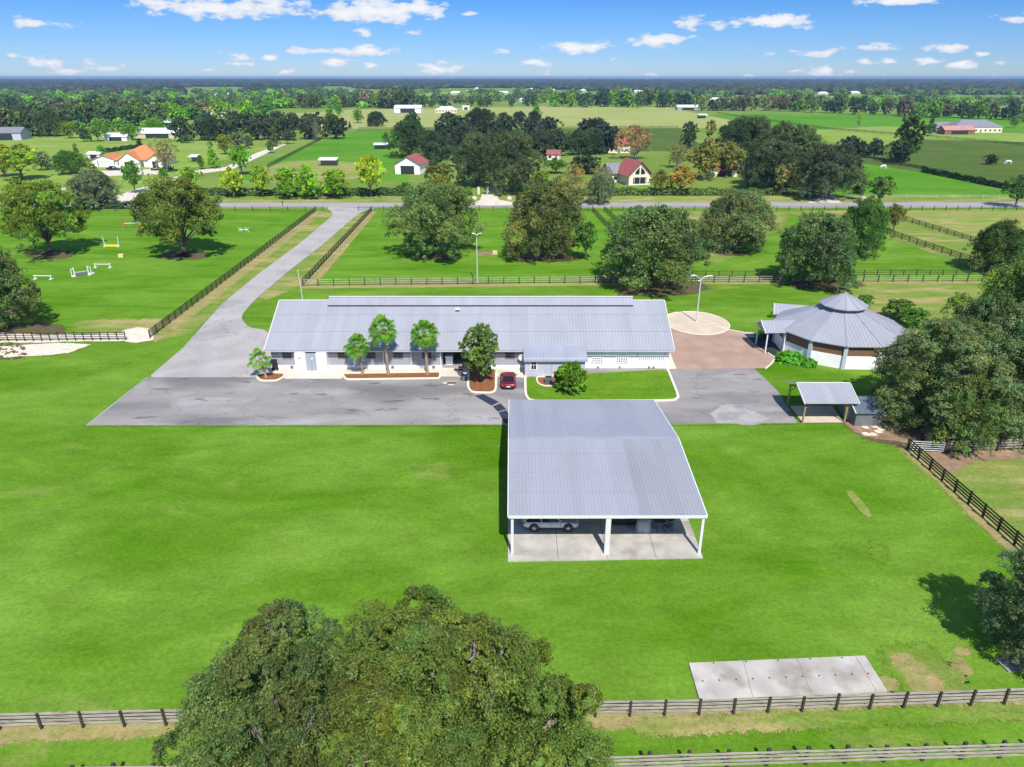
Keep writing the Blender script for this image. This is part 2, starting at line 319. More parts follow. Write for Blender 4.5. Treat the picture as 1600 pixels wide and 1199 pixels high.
def soften(m, name):
    m2 = m.copy(); m2.name = name; nt = m2.node_tree; N = nt.nodes.new; L = nt.links.new; out = nt.nodes['Material Output']; sh = out.inputs[0].links[0].from_socket
    at = N('ShaderNodeAttribute'); at.attribute_name = 'Edge'; tc = N('ShaderNodeTexCoord'); prev = at.outputs['Fac']
    for sc, am in ((5.0, 1.5), (.7, 1.3)):             # tufts either cover the patch or do not: the rim breaks up, nothing is half clear
        nz = N('ShaderNodeTexNoise'); nz.inputs['Scale'].default_value = sc; nz.inputs['Detail'].default_value = 7; nz.inputs['Roughness'].default_value = .75
        L(tc.outputs['Object'], nz.inputs['Vector']); s = N('ShaderNodeMath'); s.operation = 'MULTIPLY_ADD'; L(nz.outputs[0], s.inputs[0]); s.inputs[1].default_value = am; s.inputs[2].default_value = -am/2
        ad = N('ShaderNodeMath'); L(s.outputs[0], ad.inputs[0]); L(prev, ad.inputs[1]); prev = ad.outputs[0]
    mr = N('ShaderNodeMath'); mr.operation = 'GREATER_THAN'; L(prev, mr.inputs[0]); mr.inputs[1].default_value = .55
    tr = N('ShaderNodeBsdfTransparent'); mx = N('ShaderNodeMixShader'); L(mr.outputs[0], mx.inputs[0]); L(tr.outputs[0], mx.inputs[1]); L(sh, mx.inputs[2]); L(mx.outputs[0], out.inputs[0]); return m2
M['rusty'] = mat('rusty_grate', (.22, .11, .07), .9, var=.3, scale=6)
M['jump_red'] = mat('red_jump_paint', (.45, .09, .03), .6, var=.08)
M['steelgrey'] = mat('grey_machine_paint', (.14, .145, .16), .6, var=.1)
M['hay_bale'] = mat('straw', (.6, .52, .25), .95, var=.2, scale=4)
M['horse_white'] = mat('white_horse_coat', (.72, .70, .66), .8, var=.08)
M['horse_dark'] = mat('dark_patch_coat', (.06, .05, .045), .8, var=.1)
HAZE = 0.0001; HAZECOL = (.40, .62, 1.0)
# ------------------------------------------------------------ the ground: sheets a few millimetres apart
LV = [0.0]
def sheet(name, pts, m, px=True, kind='structure', label=None, z=None, conv=True):
    LV[0] += 0.001
    zz = LV[0] if z is None else z
    pp = [P(*p) if px else Vector((p[0], p[1], 0)) for p in pts]
    mb = MB(); mb.add([(q.x, q.y, zz) for q in pp], [tuple(range(len(pp)))])
    o = mb.build(name, m); tag(o, label, None, None, kind)
    # polygons may be concave
    bm = bmesh.new(); bm.from_mesh(o.data); bmesh.ops.triangulate(bm, faces=bm.faces[:]); bmesh.ops.recalc_face_normals(bm, faces=bm.faces[:])
    if bm.faces and bm.faces[0].normal.z < 0: bmesh.ops.reverse_faces(bm, faces=bm.faces[:])
    bm.to_mesh(o.data); bm.free()
    return o
def soft_sheet(name, pts, m, w=1.0, px=True, n=6):
    """a patch whose rim (w metres wide) breaks up into the ground below"""
    w *= 1.5; LV[0] += 0.001; z = LV[0]; q = [P(*p) if px else Vector((p[0], p[1], 0)) for p in pts]
    ar = sum(q[i-1].x*q[i].y - q[i].x*q[i-1].y for i in range(len(q)))
    if ar < 0: q.reverse()
    N_ = len(q); out = []
    for i in range(N_):
        d1 = (q[i] - q[i-1]).normalized(); d2 = (q[(i+1) % N_] - q[i]).normalized(); n1 = Vector((d1.y, -d1.x, 0)); n2 = Vector((d2.y, -d2.x, 0)); nn = n1 + n2
        nn = nn.normalized() if nn.length > .2 else n1; out.append(q[i] + nn * w)
    key = m.name + '_patch'; m2 = bpy.data.materials.get(key) or soften(m, key)
    me = bpy.data.meshes.new(name); me.from_pydata([(p.x, p.y, z) for p in q] + [(p.x, p.y, z - .0004 - .0003*((i*7) % 5)/5) for i, p in enumerate(out)], [], [tuple(range(N_))] + [(i, i+N_, (i+1) % N_ + N_, (i+1) % N_) for i in range(N_)])
    me.materials.append(m2); at = me.attributes.new('Edge', 'FLOAT', 'POINT'); at.data.foreach_set('value', [1.0]*N_ + [0.0]*N_)
    bm = bmesh.new(); bm.from_mesh(me); bmesh.ops.triangulate(bm, faces=bm.faces[:]); bmesh.ops.recalc_face_normals(bm, faces=bm.faces[:])
    if bm.faces[0].normal.z < 0: bmesh.ops.reverse_faces(bm, faces=bm.faces[:])
    bm.to_mesh(me); bm.free(); o = bpy.data.objects.new(name, me); C.objects.link(o); return tag(o, kind='structure')
def rnd_poly(pts, r, n=5):
    """round the corners of a polygon given in the photo by distance r (pixels)"""
    out = []; L_ = len(pts)
    for i in range(L_):
        p = Vector(pts[i]); a = Vector(pts[i-1]); b = Vector(pts[(i+1) % L_])
        ra = min(r, (a-p).length * .45); rb = min(r, (b-p).length * .45)
        A = p + (a-p).normalized() * ra; B = p + (b-p).normalized() * rb
        for k in range(n + 1):
            t = k / n; out.append(tuple(A.lerp(p, t).lerp(p.lerp(B, t), t)))
    return out
def wob(pts, amp=3, n=4, seed=0):
    """wobbly outline through the points"""
    rr = random.Random(seed); out = []
    for i in range(len(pts)):
        a = Vector(pts[i]); b = Vector(pts[(i+1) % len(pts)])
        am = min(amp, .38 * (b-a).length / n)
        for k in range(n):
            q = a.lerp(b, k / n); out.append((q.x + rr.uniform(-am, am), q.y + rr.uniform(-am, am) * .4))
    return out
def kerb(pts, w=.3, h=.12, closed=False, name='kerb', m=None, px=True):
    h += LV[0]
    q = [P(*p) if px else Vector(p) for p in pts]; n = len(q); mb = MB(); L_ = []; R_ = []
    for i in range(n):
        a = q[i-1] if (i > 0 or closed) else q[i]; b = q[(i+1) % n] if (i < n-1 or closed) else q[i]
        d = (b - a); d.z = 0; d.normalize(); s = Vector((-d.y, d.x, 0)) * (w / 2); L_.append(q[i] + s); R_.append(q[i] - s)
    vs = []
    for i in range(n): vs += [(L_[i].x, L_[i].y, -.02), (L_[i].x, L_[i].y, h), (R_[i].x, R_[i].y, h), (R_[i].x, R_[i].y, -.02)]
    fs = []
    for i in range(n if closed else n - 1):
        j = (i + 1) % n
        for k in range(3): fs.append((i*4+k, i*4+k+1, j*4+k+1, j*4+k))
    if not closed: fs += [(0, 1, 2, 3), ((n-1)*4+3, (n-1)*4+2, (n-1)*4+1, (n-1)*4)]
    mb.add(vs, fs); o = mb.build(name, m or M['kerb']); tag(o, kind='structure'); return o

# base ground reaches the horizon
g = MB(); G_ = 14000
g.add([(-G_, -300, 0), (G_, -300, 0), (G_, G_, 0), (-G_, G_, 0)], [(0, 1, 2, 3)])
tag(g.build('ground', M['far']), kind='structure')
# far fields
soft_sheet('hay_field', [(395,182),(560,172),(900,166),(1040,168),(1115,184),(1180,196),(1160,201),(700,200),(560,202),(420,196)], M['hay'], 2.5)
sheet('stubble_field', [(1262,150),(1330,152),(1400,157),(1380,160),(1300,158)], M['stubble'])
sheet('brown_field', [(560,152),(860,151),(860,158),(560,160)], M['brownfld'])
sheet('brown_field', [(1380,154),(1620,153),(1640,163),(1400,162)], M['brownfld'])
soft_sheet('hay_field', [(520,145.5),(720,145),(720,149),(520,150)], M['hay'], 2.5)
sheet('green_pasture', [(1110,180),(1620,176),(1700,222),(1340,216),(1190,200)], M['green'])
soft_sheet('hay_field', [(1240,205),(1385,198),(1500,205),(1640,212),(1640,232),(1400,236),(1300,222)], M['meadow'], 2.5)
soft_sheet('dark_pasture', [(560,204),(1060,201),(1100,236),(640,240),(560,222)], M['marsh'], 2.5)  # darker field tone across the middle pasture
soft_sheet('dark_pasture', [(1420,218),(1640,224),(1640,300),(1480,285),(1330,262),(1345,240)], M['marsh'], 2.5)
sheet('green_pasture', [(1290,258),(1345,256),(1440,270),(1570,298),(1660,302),(1660,316),(1290,316)], M['green'])
sheet('green_pasture', [(560,205),(480,228),(400,262),(370,282),(640,282),(640,205)], M['green'])
soft_sheet('dry_field', wob([(420,262),(470,252),(560,256),(600,268),(540,282),(430,284)], 3, 3, 3), M['tan'], 4.0)
soft_sheet('meadow', [(-40,200),(180,205),(420,232),(300,262),(200,300),(-40,306)], M['meadow'], 4.0)
soft_sheet('meadow', [(0,262),(140,276),(100,300),(-60,318),(-60,262)], M['meadow'], 4.0)
# roadside verges
soft_sheet('verge', [(-60,308),(150,307),(300,306),(1000,306.5),(1700,306),(1700,317),(-60,317)], M['verge'], 1.0)
soft_sheet('dry_verge', wob([(860,309),(1330,309),(1330,315),(860,316)], 1.2, 5, 1), M['tan'], 4.0)
# the property
sheet('lawn', [(-700,1500),(-160,345),(-40,328),(1650,326),(2000,400),(2500,1500)], M['lawn'])
sheet('paddock', [(-200,335),(0,331),(495,330),(237,529),(0,534),(-300,540)], M['paddock'])
sheet('paddock', [(582,330),(1030,330),(1060,430),(1530,430),(1530,440),(474,447)], M['paddock'])
soft_sheet('dry_paddock', wob([(1000,331),(1215,331),(1205,360),(1150,372),(1120,405),(1090,400),(1050,350)], 4, 4, 5), M['verge'], 4.0)
soft_sheet('dry_paddock', [(1385,331),(1660,329),(1720,400),(1540,380),(1405,343)], M['tan'], 4.0)
soft_sheet('dry_lane', [(1225,331),(1384,331),(1404,344),(1540,384),(1600,404),(1620,440),(1545,420),(1375,362),(1340,352)], M['verge'], 4.0)
soft_sheet('back_paddock', [(1330,441),(1534,441),(1500,520),(1420,520),(1350,470)], M['verge'], 2.5)
soft_sheet('side_paddock', [(1421,704),(1700,700),(1900,880),(1650,910)], M['verge'], 2.5)
soft_sheet('verge_strip', [(250,531),(500,332),(520,334),(468,378),(398,430),(342,476),(296,520)], M['verge'], 1.2)
soft_sheet('verge_strip', [(398,474),(452,427),(506,386),(560,336),(578,333),(478,440),(440,458)], M['verge'], 1.2)
soft_sheet('bare_edge', wob([(233,530),(493,331),(506,331),(245,534)], 2.5, 7, 2), M['bare'], 0.7)
soft_sheet('bare_edge', wob([(478,446),(581,331),(588,331),(488,446)], 1.5, 7, 2), M['bare'], 0.7)
soft_sheet('bare_edge', wob([(474,447.5),(1000,443),(1000,445.5),(474,451)], 1.0, 14, 2), M['bare'], 0.7)
soft_sheet('bare_edge', wob([(1030,442),(1534,440),(1534,443),(1030,444.5)], .8, 14, 2), M['bare'], 0.7)
soft_sheet('bare_edge', wob([(928,1122),(1092,1120),(1600,1101),(1640,1106),(1100,1130),(930,1133)], 4, 9, 2), M['bare'], 0.7)
soft_sheet('bare_edge', wob([(-40,1143),(260,1134),(262,1140),(-40,1156)], 3, 9, 2), M['bare'], 0.7)
soft_sheet('bare_edge', wob([(1414,703),(1423,705),(1640,902),(1628,906)], 2, 9, 2), M['bare'], 0.7)
soft_sheet('bare_patch', wob([(1462,706),(1640,703),(1640,710),(1510,716),(1480,735),(1462,722)], 3, 5, 8), M['dirt'], 1.1)
rq = random.Random(77)
for k in range(16):
    x_, y_ = rq.uniform(1375, 1530), rq.uniform(1012, 1080); s_ = rq.uniform(2, 9); soft_sheet('worn_spot', [(x_ + s_*1.8*math.cos(t)*(1+.2*math.sin(3*t+k)), y_ + s_*.7*math.sin(t)*(1+.2*math.cos(2*t+k))) for t in [j*.69813 for j in range(9)]], M['bare'], .35)
soft_sheet('dirt_patch', wob([(1392,1022),(1440,1018),(1478,1050),(1490,1075),(1430,1082),(1405,1050)], 4, 4, 4), M['verge'], 1.2)
soft_sheet('dirt_patch', wob([(1400,1030),(1420,1032),(1462,1068),(1470,1078),(1440,1080)], 2.5, 4, 9), M['bare'], .8)
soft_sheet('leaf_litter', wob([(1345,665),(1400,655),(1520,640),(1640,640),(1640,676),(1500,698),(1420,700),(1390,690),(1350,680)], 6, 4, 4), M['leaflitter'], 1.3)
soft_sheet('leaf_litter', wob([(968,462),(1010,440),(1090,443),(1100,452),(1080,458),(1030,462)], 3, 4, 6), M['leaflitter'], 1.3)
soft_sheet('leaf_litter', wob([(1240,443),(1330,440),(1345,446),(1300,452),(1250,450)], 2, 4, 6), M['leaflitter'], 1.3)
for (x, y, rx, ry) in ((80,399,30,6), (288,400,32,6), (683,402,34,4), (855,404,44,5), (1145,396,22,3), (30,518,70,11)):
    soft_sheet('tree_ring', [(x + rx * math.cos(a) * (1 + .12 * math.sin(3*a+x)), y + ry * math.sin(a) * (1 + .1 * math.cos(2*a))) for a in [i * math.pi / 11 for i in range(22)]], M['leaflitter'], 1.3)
soft_sheet('dirt_patch', wob([(752,396),(768,395),(768,399),(750,400)], 1, 3, 2), M['dirt'], 1.1)
soft_sheet('worn_grass', wob([(1324,772),(1330,770),(1358,806),(1354,808)], 1.5, 3, 22), M['tan'], .35)
soft_sheet('worn_grass', wob([(1370,852),(1375,850),(1377,875),(1370,872)], 1.5, 3, 23), M['track'], .9)
soft_sheet('worn_grass', wob([(130,505),(240,503),(250,520),(130,524)], 3, 4, 25), M['verge'], 2.2)
soft_sheet('worn_grass', wob([(1000,1135),(1600,1110),(1600,1116),(1000,1142)], 4, 10, 27), M['verge'], .8)
# roads and paving
sheet('road', [(-120,318.6),(0,318.2),(500,317.6),(1000,317.4),(1720,317),(1720,325.5),(1000,325.5),(500,325.2),(0,326),(-120,327)], M['road'])
def pxroad(pts, wpx, m, name): sheet(name, [(x - w, y) for (x, y), w in zip(pts, wpx)] + [(x + w, y) for (x, y), w in reversed(list(zip(pts, wpx)))], m)
sheet('drive', [(683+50,324-4),(750,314),(753,305),(775,305),(780,313),(818,321),(760,322)], M['conc'])
sheet('drive', [(150,319),(205,299),(235,290),(300,268),(352,262),(400,240),(440,226),(448,226),(412,243),(362,266),(308,273),(250,291),(212,306),(228,319)], M['conc'])
sheet('drive', [(-40,319),(40,306),(110,293),(160,280),(166,282),(115,299),(50,312),(0,320)], M['conc'])
sheet('drive', [(1262,318),(1275,309),(1305,307),(1315,318)], M['conc'])
sheet('drive', [(150,268),(250,265),(262,268),(255,273),(170,276)], M['conc'])
sheet('entrance_drive', rnd_poly([(508,325),(523,335),(470,380),(400,432),(345,478),(286,545),(232,591),(445,591),(430,560),(418,517),(388,513),(375,497),(396,472),(452,424),(505,383),(556,338),(568,331),(590,326)], 9), M['asph_pale'])
sheet('parking_lot', [(137,667),(232,591),(445,591),(700,588),(830,575),(1040,577),(1181,577),(1216,610),(1250,664),(800,667)], M['asph'])
sheet('lot_edge', [(134,666),(137.5,666.5),(232,590.5),(229.5,590.5)], M['road'])
sheet('lot_edge', wob([(134,666.8),(790,665.8),(790,667),(134,668)], .4, 22, 1), M['bare'])
sheet('lot_edge', wob([(1040,664.5),(1250,662.5),(1250,664.5),(1040,666)], .4, 12, 1), M['bare'])
pav = [(1036,500),(1060,500),(1120,515),(1165,521),(1180,540),(1205,553),(1211,562),(1196,577),(1040,578),(1030,540)]
sheet('paved_yard', rnd_poly(pav, 6), M['paver'])
cc = P(1088, 505.5); CR = 5.15
sheet('stone_circle', [(cc.x + CR*math.cos(a), cc.y + CR*1.16*math.sin(a)) for a in [i*math.pi/24 for i in range(48)]], M['circle'], px=False)
kerb([(cc.x + CR*math.cos(a), cc.y + CR*1.16*math.sin(a), 0) for a in [i*math.pi/24 for i in range(48)]], .22, .06, True, 'circle_edging', M['kerb'], px=False)
kerb([(1120,511),(1140,517),(1165,521.5),(1178,522)], .2, .08)
kerb([(1200,553),(1211,561),(1206,569),(1196,577.5)], .2, .06)
def fringe(pts, w=.25):
    for a_, b_ in zip(pts, pts[1:]):
        A_, B_ = P(*a_), P(*b_); d_ = (B_-A_).normalized(); n_ = Vector((-d_.y, d_.x, 0))*.06; q_ = [A_+n_, B_+n_, B_-n_, A_-n_]; soft_sheet('grass_fringe', [(v.x, v.y) for v in q_], M['lawn'], w, px=False)
fringe([(139,667),(400,666.8),(788,666.2)]); fringe([(1040,665.4),(1248,663.5)]); fringe([(1181,578),(1216,611),(1248,662)], .2)
# concrete apron and walks along the stable
sheet('apron', [(428,572),(700,572),(772,574),(772,590),(728,590),(690,590),(690,590),(538,588),(533,593.5),(446,593.5),(430,586)], M['conc'])
sheet('apron', [(773,574),(820,574),(819,592),(797,590),(776,590)], M['conc'])
sheet('apron', [(1040,545),(1047,553),(1057,578),(1040,578)], M['conc'])
def bed(pts, name='mulch_bed', r=4):
    q = rnd_poly(pts, r); sheet(name, q, M['mulch']); kerb(q, .28, .13, True)
bed([(402,586),(418,584),(446,585),(444,591),(432,597),(408,597),(402,593)], r=5)
bed([(534,585.5),(688,583),(688,593),(540,595)], r=5)
bed([(733,578),(775,578),(775,612),(768,616),(737,615),(731,608)], r=7)
q = rnd_poly([(821,590),(1042,579),(1060,627),(823,628)], 9); sheet('lawn_island', q, M['island'])
kerb(rnd_poly([(820,588),(821,628.5),(1062,627.5),(1043,578)], 11)[5:-5] if False else [(820.5,590),(821,612),(822,620),(826,626),(836,628.5),(930,628.5),(1040,628),(1054,627),(1059.5,623),(1057,614),(1043,579)], .3, .13)
q = rnd_poly([(838,591),(869,590),(871,605),(850,605),(840,601)], 4); sheet('mulch_bed', q, M['mulch']); kerb(q, .2, .1, True)
sheet('ac_pad', [(851,598),(863,598),(864,602),(851,602)], M['conc'])
# dark sealed strips with pale joints
for i, q in enumerate(([(741.5,620),(755.5,617.5),(780,630),(768,635.5)], [(770,636.5),(782,632),(791,641),(778,645)], [(779,646),(791,643),(797,650),(797,664),(788,663)])):
    sheet('sealed_strip', q, M['asph_new'])
soft_sheet('sand_pile_spread', wob([(1118,650),(1140,636),(1155,640),(1190,655),(1170,661),(1125,660)], 3, 4, 3), M['dust'], 1.1)
soft_sheet('sand_patch', wob([(-30,562),(0,560),(105,553),(137,540),(90,539),(20,542),(-30,548)], 1.6, 5, 3), M['sand'], 0.5)
soft_sheet('sand_patch', wob([(0,522),(60,526),(195,524),(195,533),(60,536),(0,536)], 1.5, 6, 5), M['sand'], 0.5)
soft_sheet('gate_path', wob([(194,518),(215,514),(233,517),(237,533),(214,536),(200,535)], 1, 3, 2), M['sand'], 0.5)
# carport slab, right slab, pad under the pavilion
sheet('pavilion_pad', [(1234,636),(1300,636),(1319,662),(1254,662.5)], M['circle'])
soft_sheet('rubble_patch', wob([(1340,652),(1372,655),(1420,668),(1440,690),(1350,682),(1330,664)], 3, 4, 7), M['dirt'], 1.1)
rr = random.Random(4)
mb = MB()
for k in range(26):
    p = P(1345 + rr.uniform(0, 34), 668 + rr.uniform(-14, 14)); s = rr.uniform(.15, .55); a = rr.uniform(0, 3)
    mb.prism([(p.x + s*math.cos(a+i*1.2566)*rr.uniform(.7,1.2), p.y + s*math.sin(a+i*1.2566)*rr.uniform(.7,1.2)) for i in range(5)], -.02, .03 + s*.2)
tag(mb.build('rubble', M['sand']), 'broken pale stones scattered on the dirt beside the storage shed', 'rubble', kind='stuff')
mb = MB()
for k in range(90):
    p = P(rr.uniform(-6, 40), 553 + rr.uniform(-14, 10)); s = rr.uniform(.06, .3); mb.ball((p.x, p.y, s*.3), s, 6, 4)
tag(mb.build('dirt_clods', M['leaflitter']), 'small dark clods and dead leaves lying at the edge of the sand patch', 'debris', kind='stuff')

def concrete_pad(name, label, corners, z, joints=(), m=None, bolts=0, group=None):
    c = [P(*p) for p in corners]; o = thing(name, label, 'concrete slab', (c[0].x, c[0].y, 0), group=group)
    mb = MB(); mb.prism([(q.x, q.y) for q in c], -.05, z); mb.build('slab', m or M['slab'], o)
    jm = MB()
    for a, b in joints:
        A, B = P(*a), P(*b); jm.bar((A.x, A.y, z + .002), (B.x, B.y, z + .002), .035, .008)
    if joints: jm.build('joints', M['dirt'], o)
    return o, c
A_, B_ = P(797, 879), P(1096, 872)
CP = dict(x0=A_.x, x1=B_.x, y0=48.45, y1=71.6)
cp_pad = thing('carport_slab', 'pale concrete slab floor under the large carport', 'concrete slab', (0, 48.4, 0))
mb = MB(); mb.prism([(-.35, 48.3), (15.95, 48.75), (16.2, 71.2), (-.35, 71.0)], -.05, .15); mb.build('slab', M['slab'], cp_pad)
jm = MB()
for x in (3.9, 8.0, 12.1): jm.bar((x - .05, 48.62, .152), (x, 71, .152), .04, .008)
for y in (53.6, 59.5, 65.5): jm.bar((-.3, y, .1525), (16, y + .3, .1525), .03, .008)
jm.build('joints', M['leaflitter'], cp_pad)
o, c = concrete_pad('ground_slab', 'weathered rectangular concrete slab on the grass against the near fence', [(1076,1039),(1351,1027.5),(1386,1083),(1093,1097)], .15,
                    [((1161,1036),(1176,1093)), ((1245,1032),(1268,1089)), ((1336,1028.5),(1369,1084))])
bm_ = MB()
for i in range(11):
    t = (i + .5) / 11; a = c[0].lerp(c[1], t); b = c[3].lerp(c[2], t); q = a.lerp(b, .52); bm_.tube([(q.x, q.y, .13), (q.x, q.y, .19)], .05, 8)
    if i % 2: q = a.lerp(b, .04); bm_.tube([(q.x, q.y, .13), (q.x, q.y, .19)], .05, 8)
bm_.build('anchor_bolts', M['dark'], o)
concrete_pad('ground_slab', 'small cracked slab at the right edge in tree shade', [(1553,1031),(1625,1029),(1650,1048),(1575,1052)], .12, [((1590,1030),(1612,1050))], m=M['asph'])  # concrete slab; its tree shade is put into the colour with darker asphalt

# ------------------------------------------------------------ roofs with standing ribs
def ribroof(mb, A, B, Cc, D, sp=.45, rh=.045, rw=.07, seed=1, th=.06, older=None, panel=2):
    """A-B eave, D-C ridge. ribs run from eave to ridge; the sheets differ slightly in tone"""
    A, B, Cc, D = map(Vector, (A, B, Cc, D)); rr = random.Random(seed)
    n = max(1, round((B - A).length / sp)); nor = (B - A).cross(D - A).normalized()
    if nor.z < 0: nor = -nor
    tone = 1
    mb.add([A, B, Cc, D, A - nor*th, B - nor*th, Cc - nor*th, D - nor*th], [(7, 6, 5, 4), (0, 4, 5, 1), (2, 6, 7, 3), (1, 5, 6, 2), (3, 7, 4, 0)], 0, .8)
    for i in range(n):
        if i % panel == 0:
            tone = rr.uniform(.955, 1.035)
            if older and i / n > older: tone *= .90
        a0, a1 = A.lerp(B, i/n), A.lerp(B, (i+1)/n); d0, d1 = D.lerp(Cc, i/n), D.lerp(Cc, (i+1)/n)
        w = rw / (B - A).length * n; e0 = a0.lerp(a1, 1 - w); f0 = d0.lerp(d1, 1 - w); e1 = a0.lerp(a1, 1 - w*.75); f1 = d0.lerp(d1, 1 - w*.75); e2 = a0.lerp(a1, 1 - w*.25); f2 = d0.lerp(d1, 1 - w*.25)
        mb.add([a0, e0, f0, d0], [(0, 1, 2, 3)], 0, tone)
        mb.add([e0, e1 + nor*rh, f1 + nor*rh, f0], [(0, 1, 2, 3)], 0, tone)
        mb.add([e1 + nor*rh, e2 + nor*rh, f2 + nor*rh, f1 + nor*rh], [(0, 1, 2, 3)], 0, tone * .97)
        mb.add([e2 + nor*rh, a1, d1, f2 + nor*rh], [(0, 1, 2, 3)], 0, tone)
    return mb

# ------------------------------------------------------------ the long stable
BX0, BX1, BY = -33.0, 21.5, 91.0
EY, EH, RY, RH = 90.15, 3.0, 99.0, 7.35
BY2 = RY * 2 - BY
def wallpt(x, y): return HY(x, y, BY)
st = thing('stable', 'long white and grey stable with a pale ribbed metal roof and raised ridge', 'stable', ((BX0+BX1)/2, BY, 0))
xp0, xp1 = wallpt(690, 570)[0], wallpt(733, 570)[0]       # passage
wl = MB()
# front wall in stretches, grey above a white plinth; right third all white
xr = wallpt(913, 570)[0]; WT = 2.95; PL = .5
for a, b in ((BX0, xp0), (xp1, xr)):
    wl.box((a+b)/2, BY + .1, (PL + WT)/2 , b-a, .2, WT - PL)
wl.build('grey_wall', M['grey'], st)
wl = MB()
for a, b in ((BX0, xp0), (xp1, xr)):
    wl.box((a+b)/2, BY + .08, PL/2, b-a, .24, PL)
wl.box((xr + BX1)/2, BY + .1, (WT+.05)/2, BX1 - xr, .2, WT + .05)
for x in (BX0, BX1):
    q = [(BY + .2, 0), (BY2, 0), (BY2, 2.9), (RY, RH - .25), (BY + .2, 2.95)]; s = .12
    n = len(q); vs = [(x - s, y, z) for y, z in q] + [(x + s, y, z) for y, z in q]
    wl.add(vs, [tuple(range(n-1, -1, -1)), tuple(range(n, 2*n))] + [(i, (i+1) % n, (i+1) % n + n, i + n) for i in range(n)])
wl.build('white_wall', M['white'], st)
wl = MB(); 
for a, b in ((BX0 + .13, xp0 - .3), (xp1 + .3, BX1 - .13)): wl.box((a+b)/2, BY2 - .1, 1.45, b-a, .2, 2.9)
for x in (xp0, xp1): wl.box(x, (BY+BY2)/2 + .1, 1.4, .18, BY2 - BY - .25, 2.8)
wl.box((xp0+xp1)/2, RY + 3.5, 1.7, xp1 - xp0 - .25, .12, 3.2)
wl.build('inner_wall', M['lilac'], st)
fl = MB(); fl.box((xp0+xp1)/2, (BY+BY2)/2, .06, xp1-xp0-.19, BY2-BY, .1); fl.build('passage_floor', M['road'], st)
tk = MB(); tk.box(xp0 + .95, BY + 1.6, .65, 1.0, .9, 1.2); tk.box(xp0 + .95, BY + 1.6, 1.3, 1.1, 1.0, .1); tk.build('feed_cupboard', M['white'], st)
tk = MB(); tk.box(xp0 + .9, BY + 3.0, 1.6, 1.3, .15, 1.5); tk.build('hanging_rug', M['red_roof'], st)
rf = MB()
ribroof(rf, (BX0-.6, EY, EH), (BX1+.5, EY, EH), (BX1+.5, RY, RH), (BX0-.6, RY, RH), .45, .03, .07, 3)
ribroof(rf, (BX1+.5, 2*RY-EY, EH), (BX0-.6, 2*RY-EY, EH), (BX0-.6, RY, RH), (BX1+.5, RY, RH), .45, .03, .07, 4)
for fr in (.36, .70):
    y_ = EY + (RY-EY)*fr; z_ = EH + (RH-EH)*fr; rf.bar((BX0-.58, y_, z_+.012), (BX1+.48, y_, z_+.012), .05, .02, 0, .72)
roof = rf.build('roof', M['roof'], st)
def roofY(px, py):                                     # pixel -> point on the front slope
    a, b, c = ray(px, py); k = (RH - EH) / (RY - EY); t = (EH - CAMH - k * EY) / (c - k * b); return Vector((a*t, b*t, CAMH + c*t))
m0, m1 = roofY(512, 482), roofY(990, 481); mx0, mx1 = m0.x, m1.x; my = (m0.y + m1.y)/2; mz = EH + (RH-EH)/(RY-EY)*(my-EY) + .38; mrz = RH + .55
rf = MB()
ribroof(rf, (mx0, my, mz), (mx1, my, mz), (mx1, RY, mrz), (mx0, RY, mrz), .45, .03, .07, 7)
ribroof(rf, (mx1, 2*RY-my, mz), (mx0, 2*RY-my, mz), (mx0, RY, mrz), (mx1, RY, mrz), .45, .03, .07, 8)
mon = rf.build('raised_ridge', M['roof'], st)
gp = MB()
gp.box((mx0+mx1)/2, my + .35, mz - .16, mx1-mx0-.1, .1, .5); gp.box((mx0+mx1)/2, 2*RY-my - .35, mz - .16, mx1-mx0-.1, .1, .5); gp.build('vent_gap', M['dark'], mon)
for x in (mx0 + .06, mx1 - .06):
    ge = MB(); ge.add([(x, my+.3, mz-.3), (x, 2*RY-my-.3, mz-.3), (x, 2*RY-my-.3, mz), (x, RY, mrz-.07), (x, my+.3, mz)], [(0, 1, 2, 3, 4)]); ge.build('ridge_end', M['trim'], mon)
tr = MB()
for x in (BX0 - .63, BX1 + .53):
    tr.bar((x, EY, EH-.02), (x, RY, RH-.02), .09, .2); tr.bar((x, RY, RH-.02), (x, 2*RY-EY, EH-.02), .09, .2)
tr.bar((BX0-.6, RY, RH+.05), (mx0, RY, RH+.05), .35, .06); tr.bar((mx1, RY, RH+.05), (BX1+.5, RY, RH+.05), .35, .06)
tr.bar((mx0, RY, mrz+.05), (mx1, RY, mrz+.05), .35, .05)
tr.build('roof_trim', M['trim'], st)
gu = MB(); gu.box((BX0+BX1)/2, EY - .07, EH - .12, BX1-BX0+1.1, .12, .14); gu.build('gutter', M['metal'], st)
rv = roofY(715, 485); v_ = MB(); v_.box(rv.x, rv.y, rv.z + .12, .7, .5, .3); v_.box(rv.x, rv.y - .1, rv.z - .02, .6, .5, .14, mi=1); v_.build('roof_vent', [M['trim'], M['dark']], st)
for (px_, py_) in ((855, 511), (1030, 505)):
    rv = roofY(px_, py_); v_ = MB(); v_.tube([(rv.x, rv.y, rv.z - .1), (rv.x, rv.y, rv.z + .3)], .06, 8); v_.build('vent_pipe', M['metal'], st)
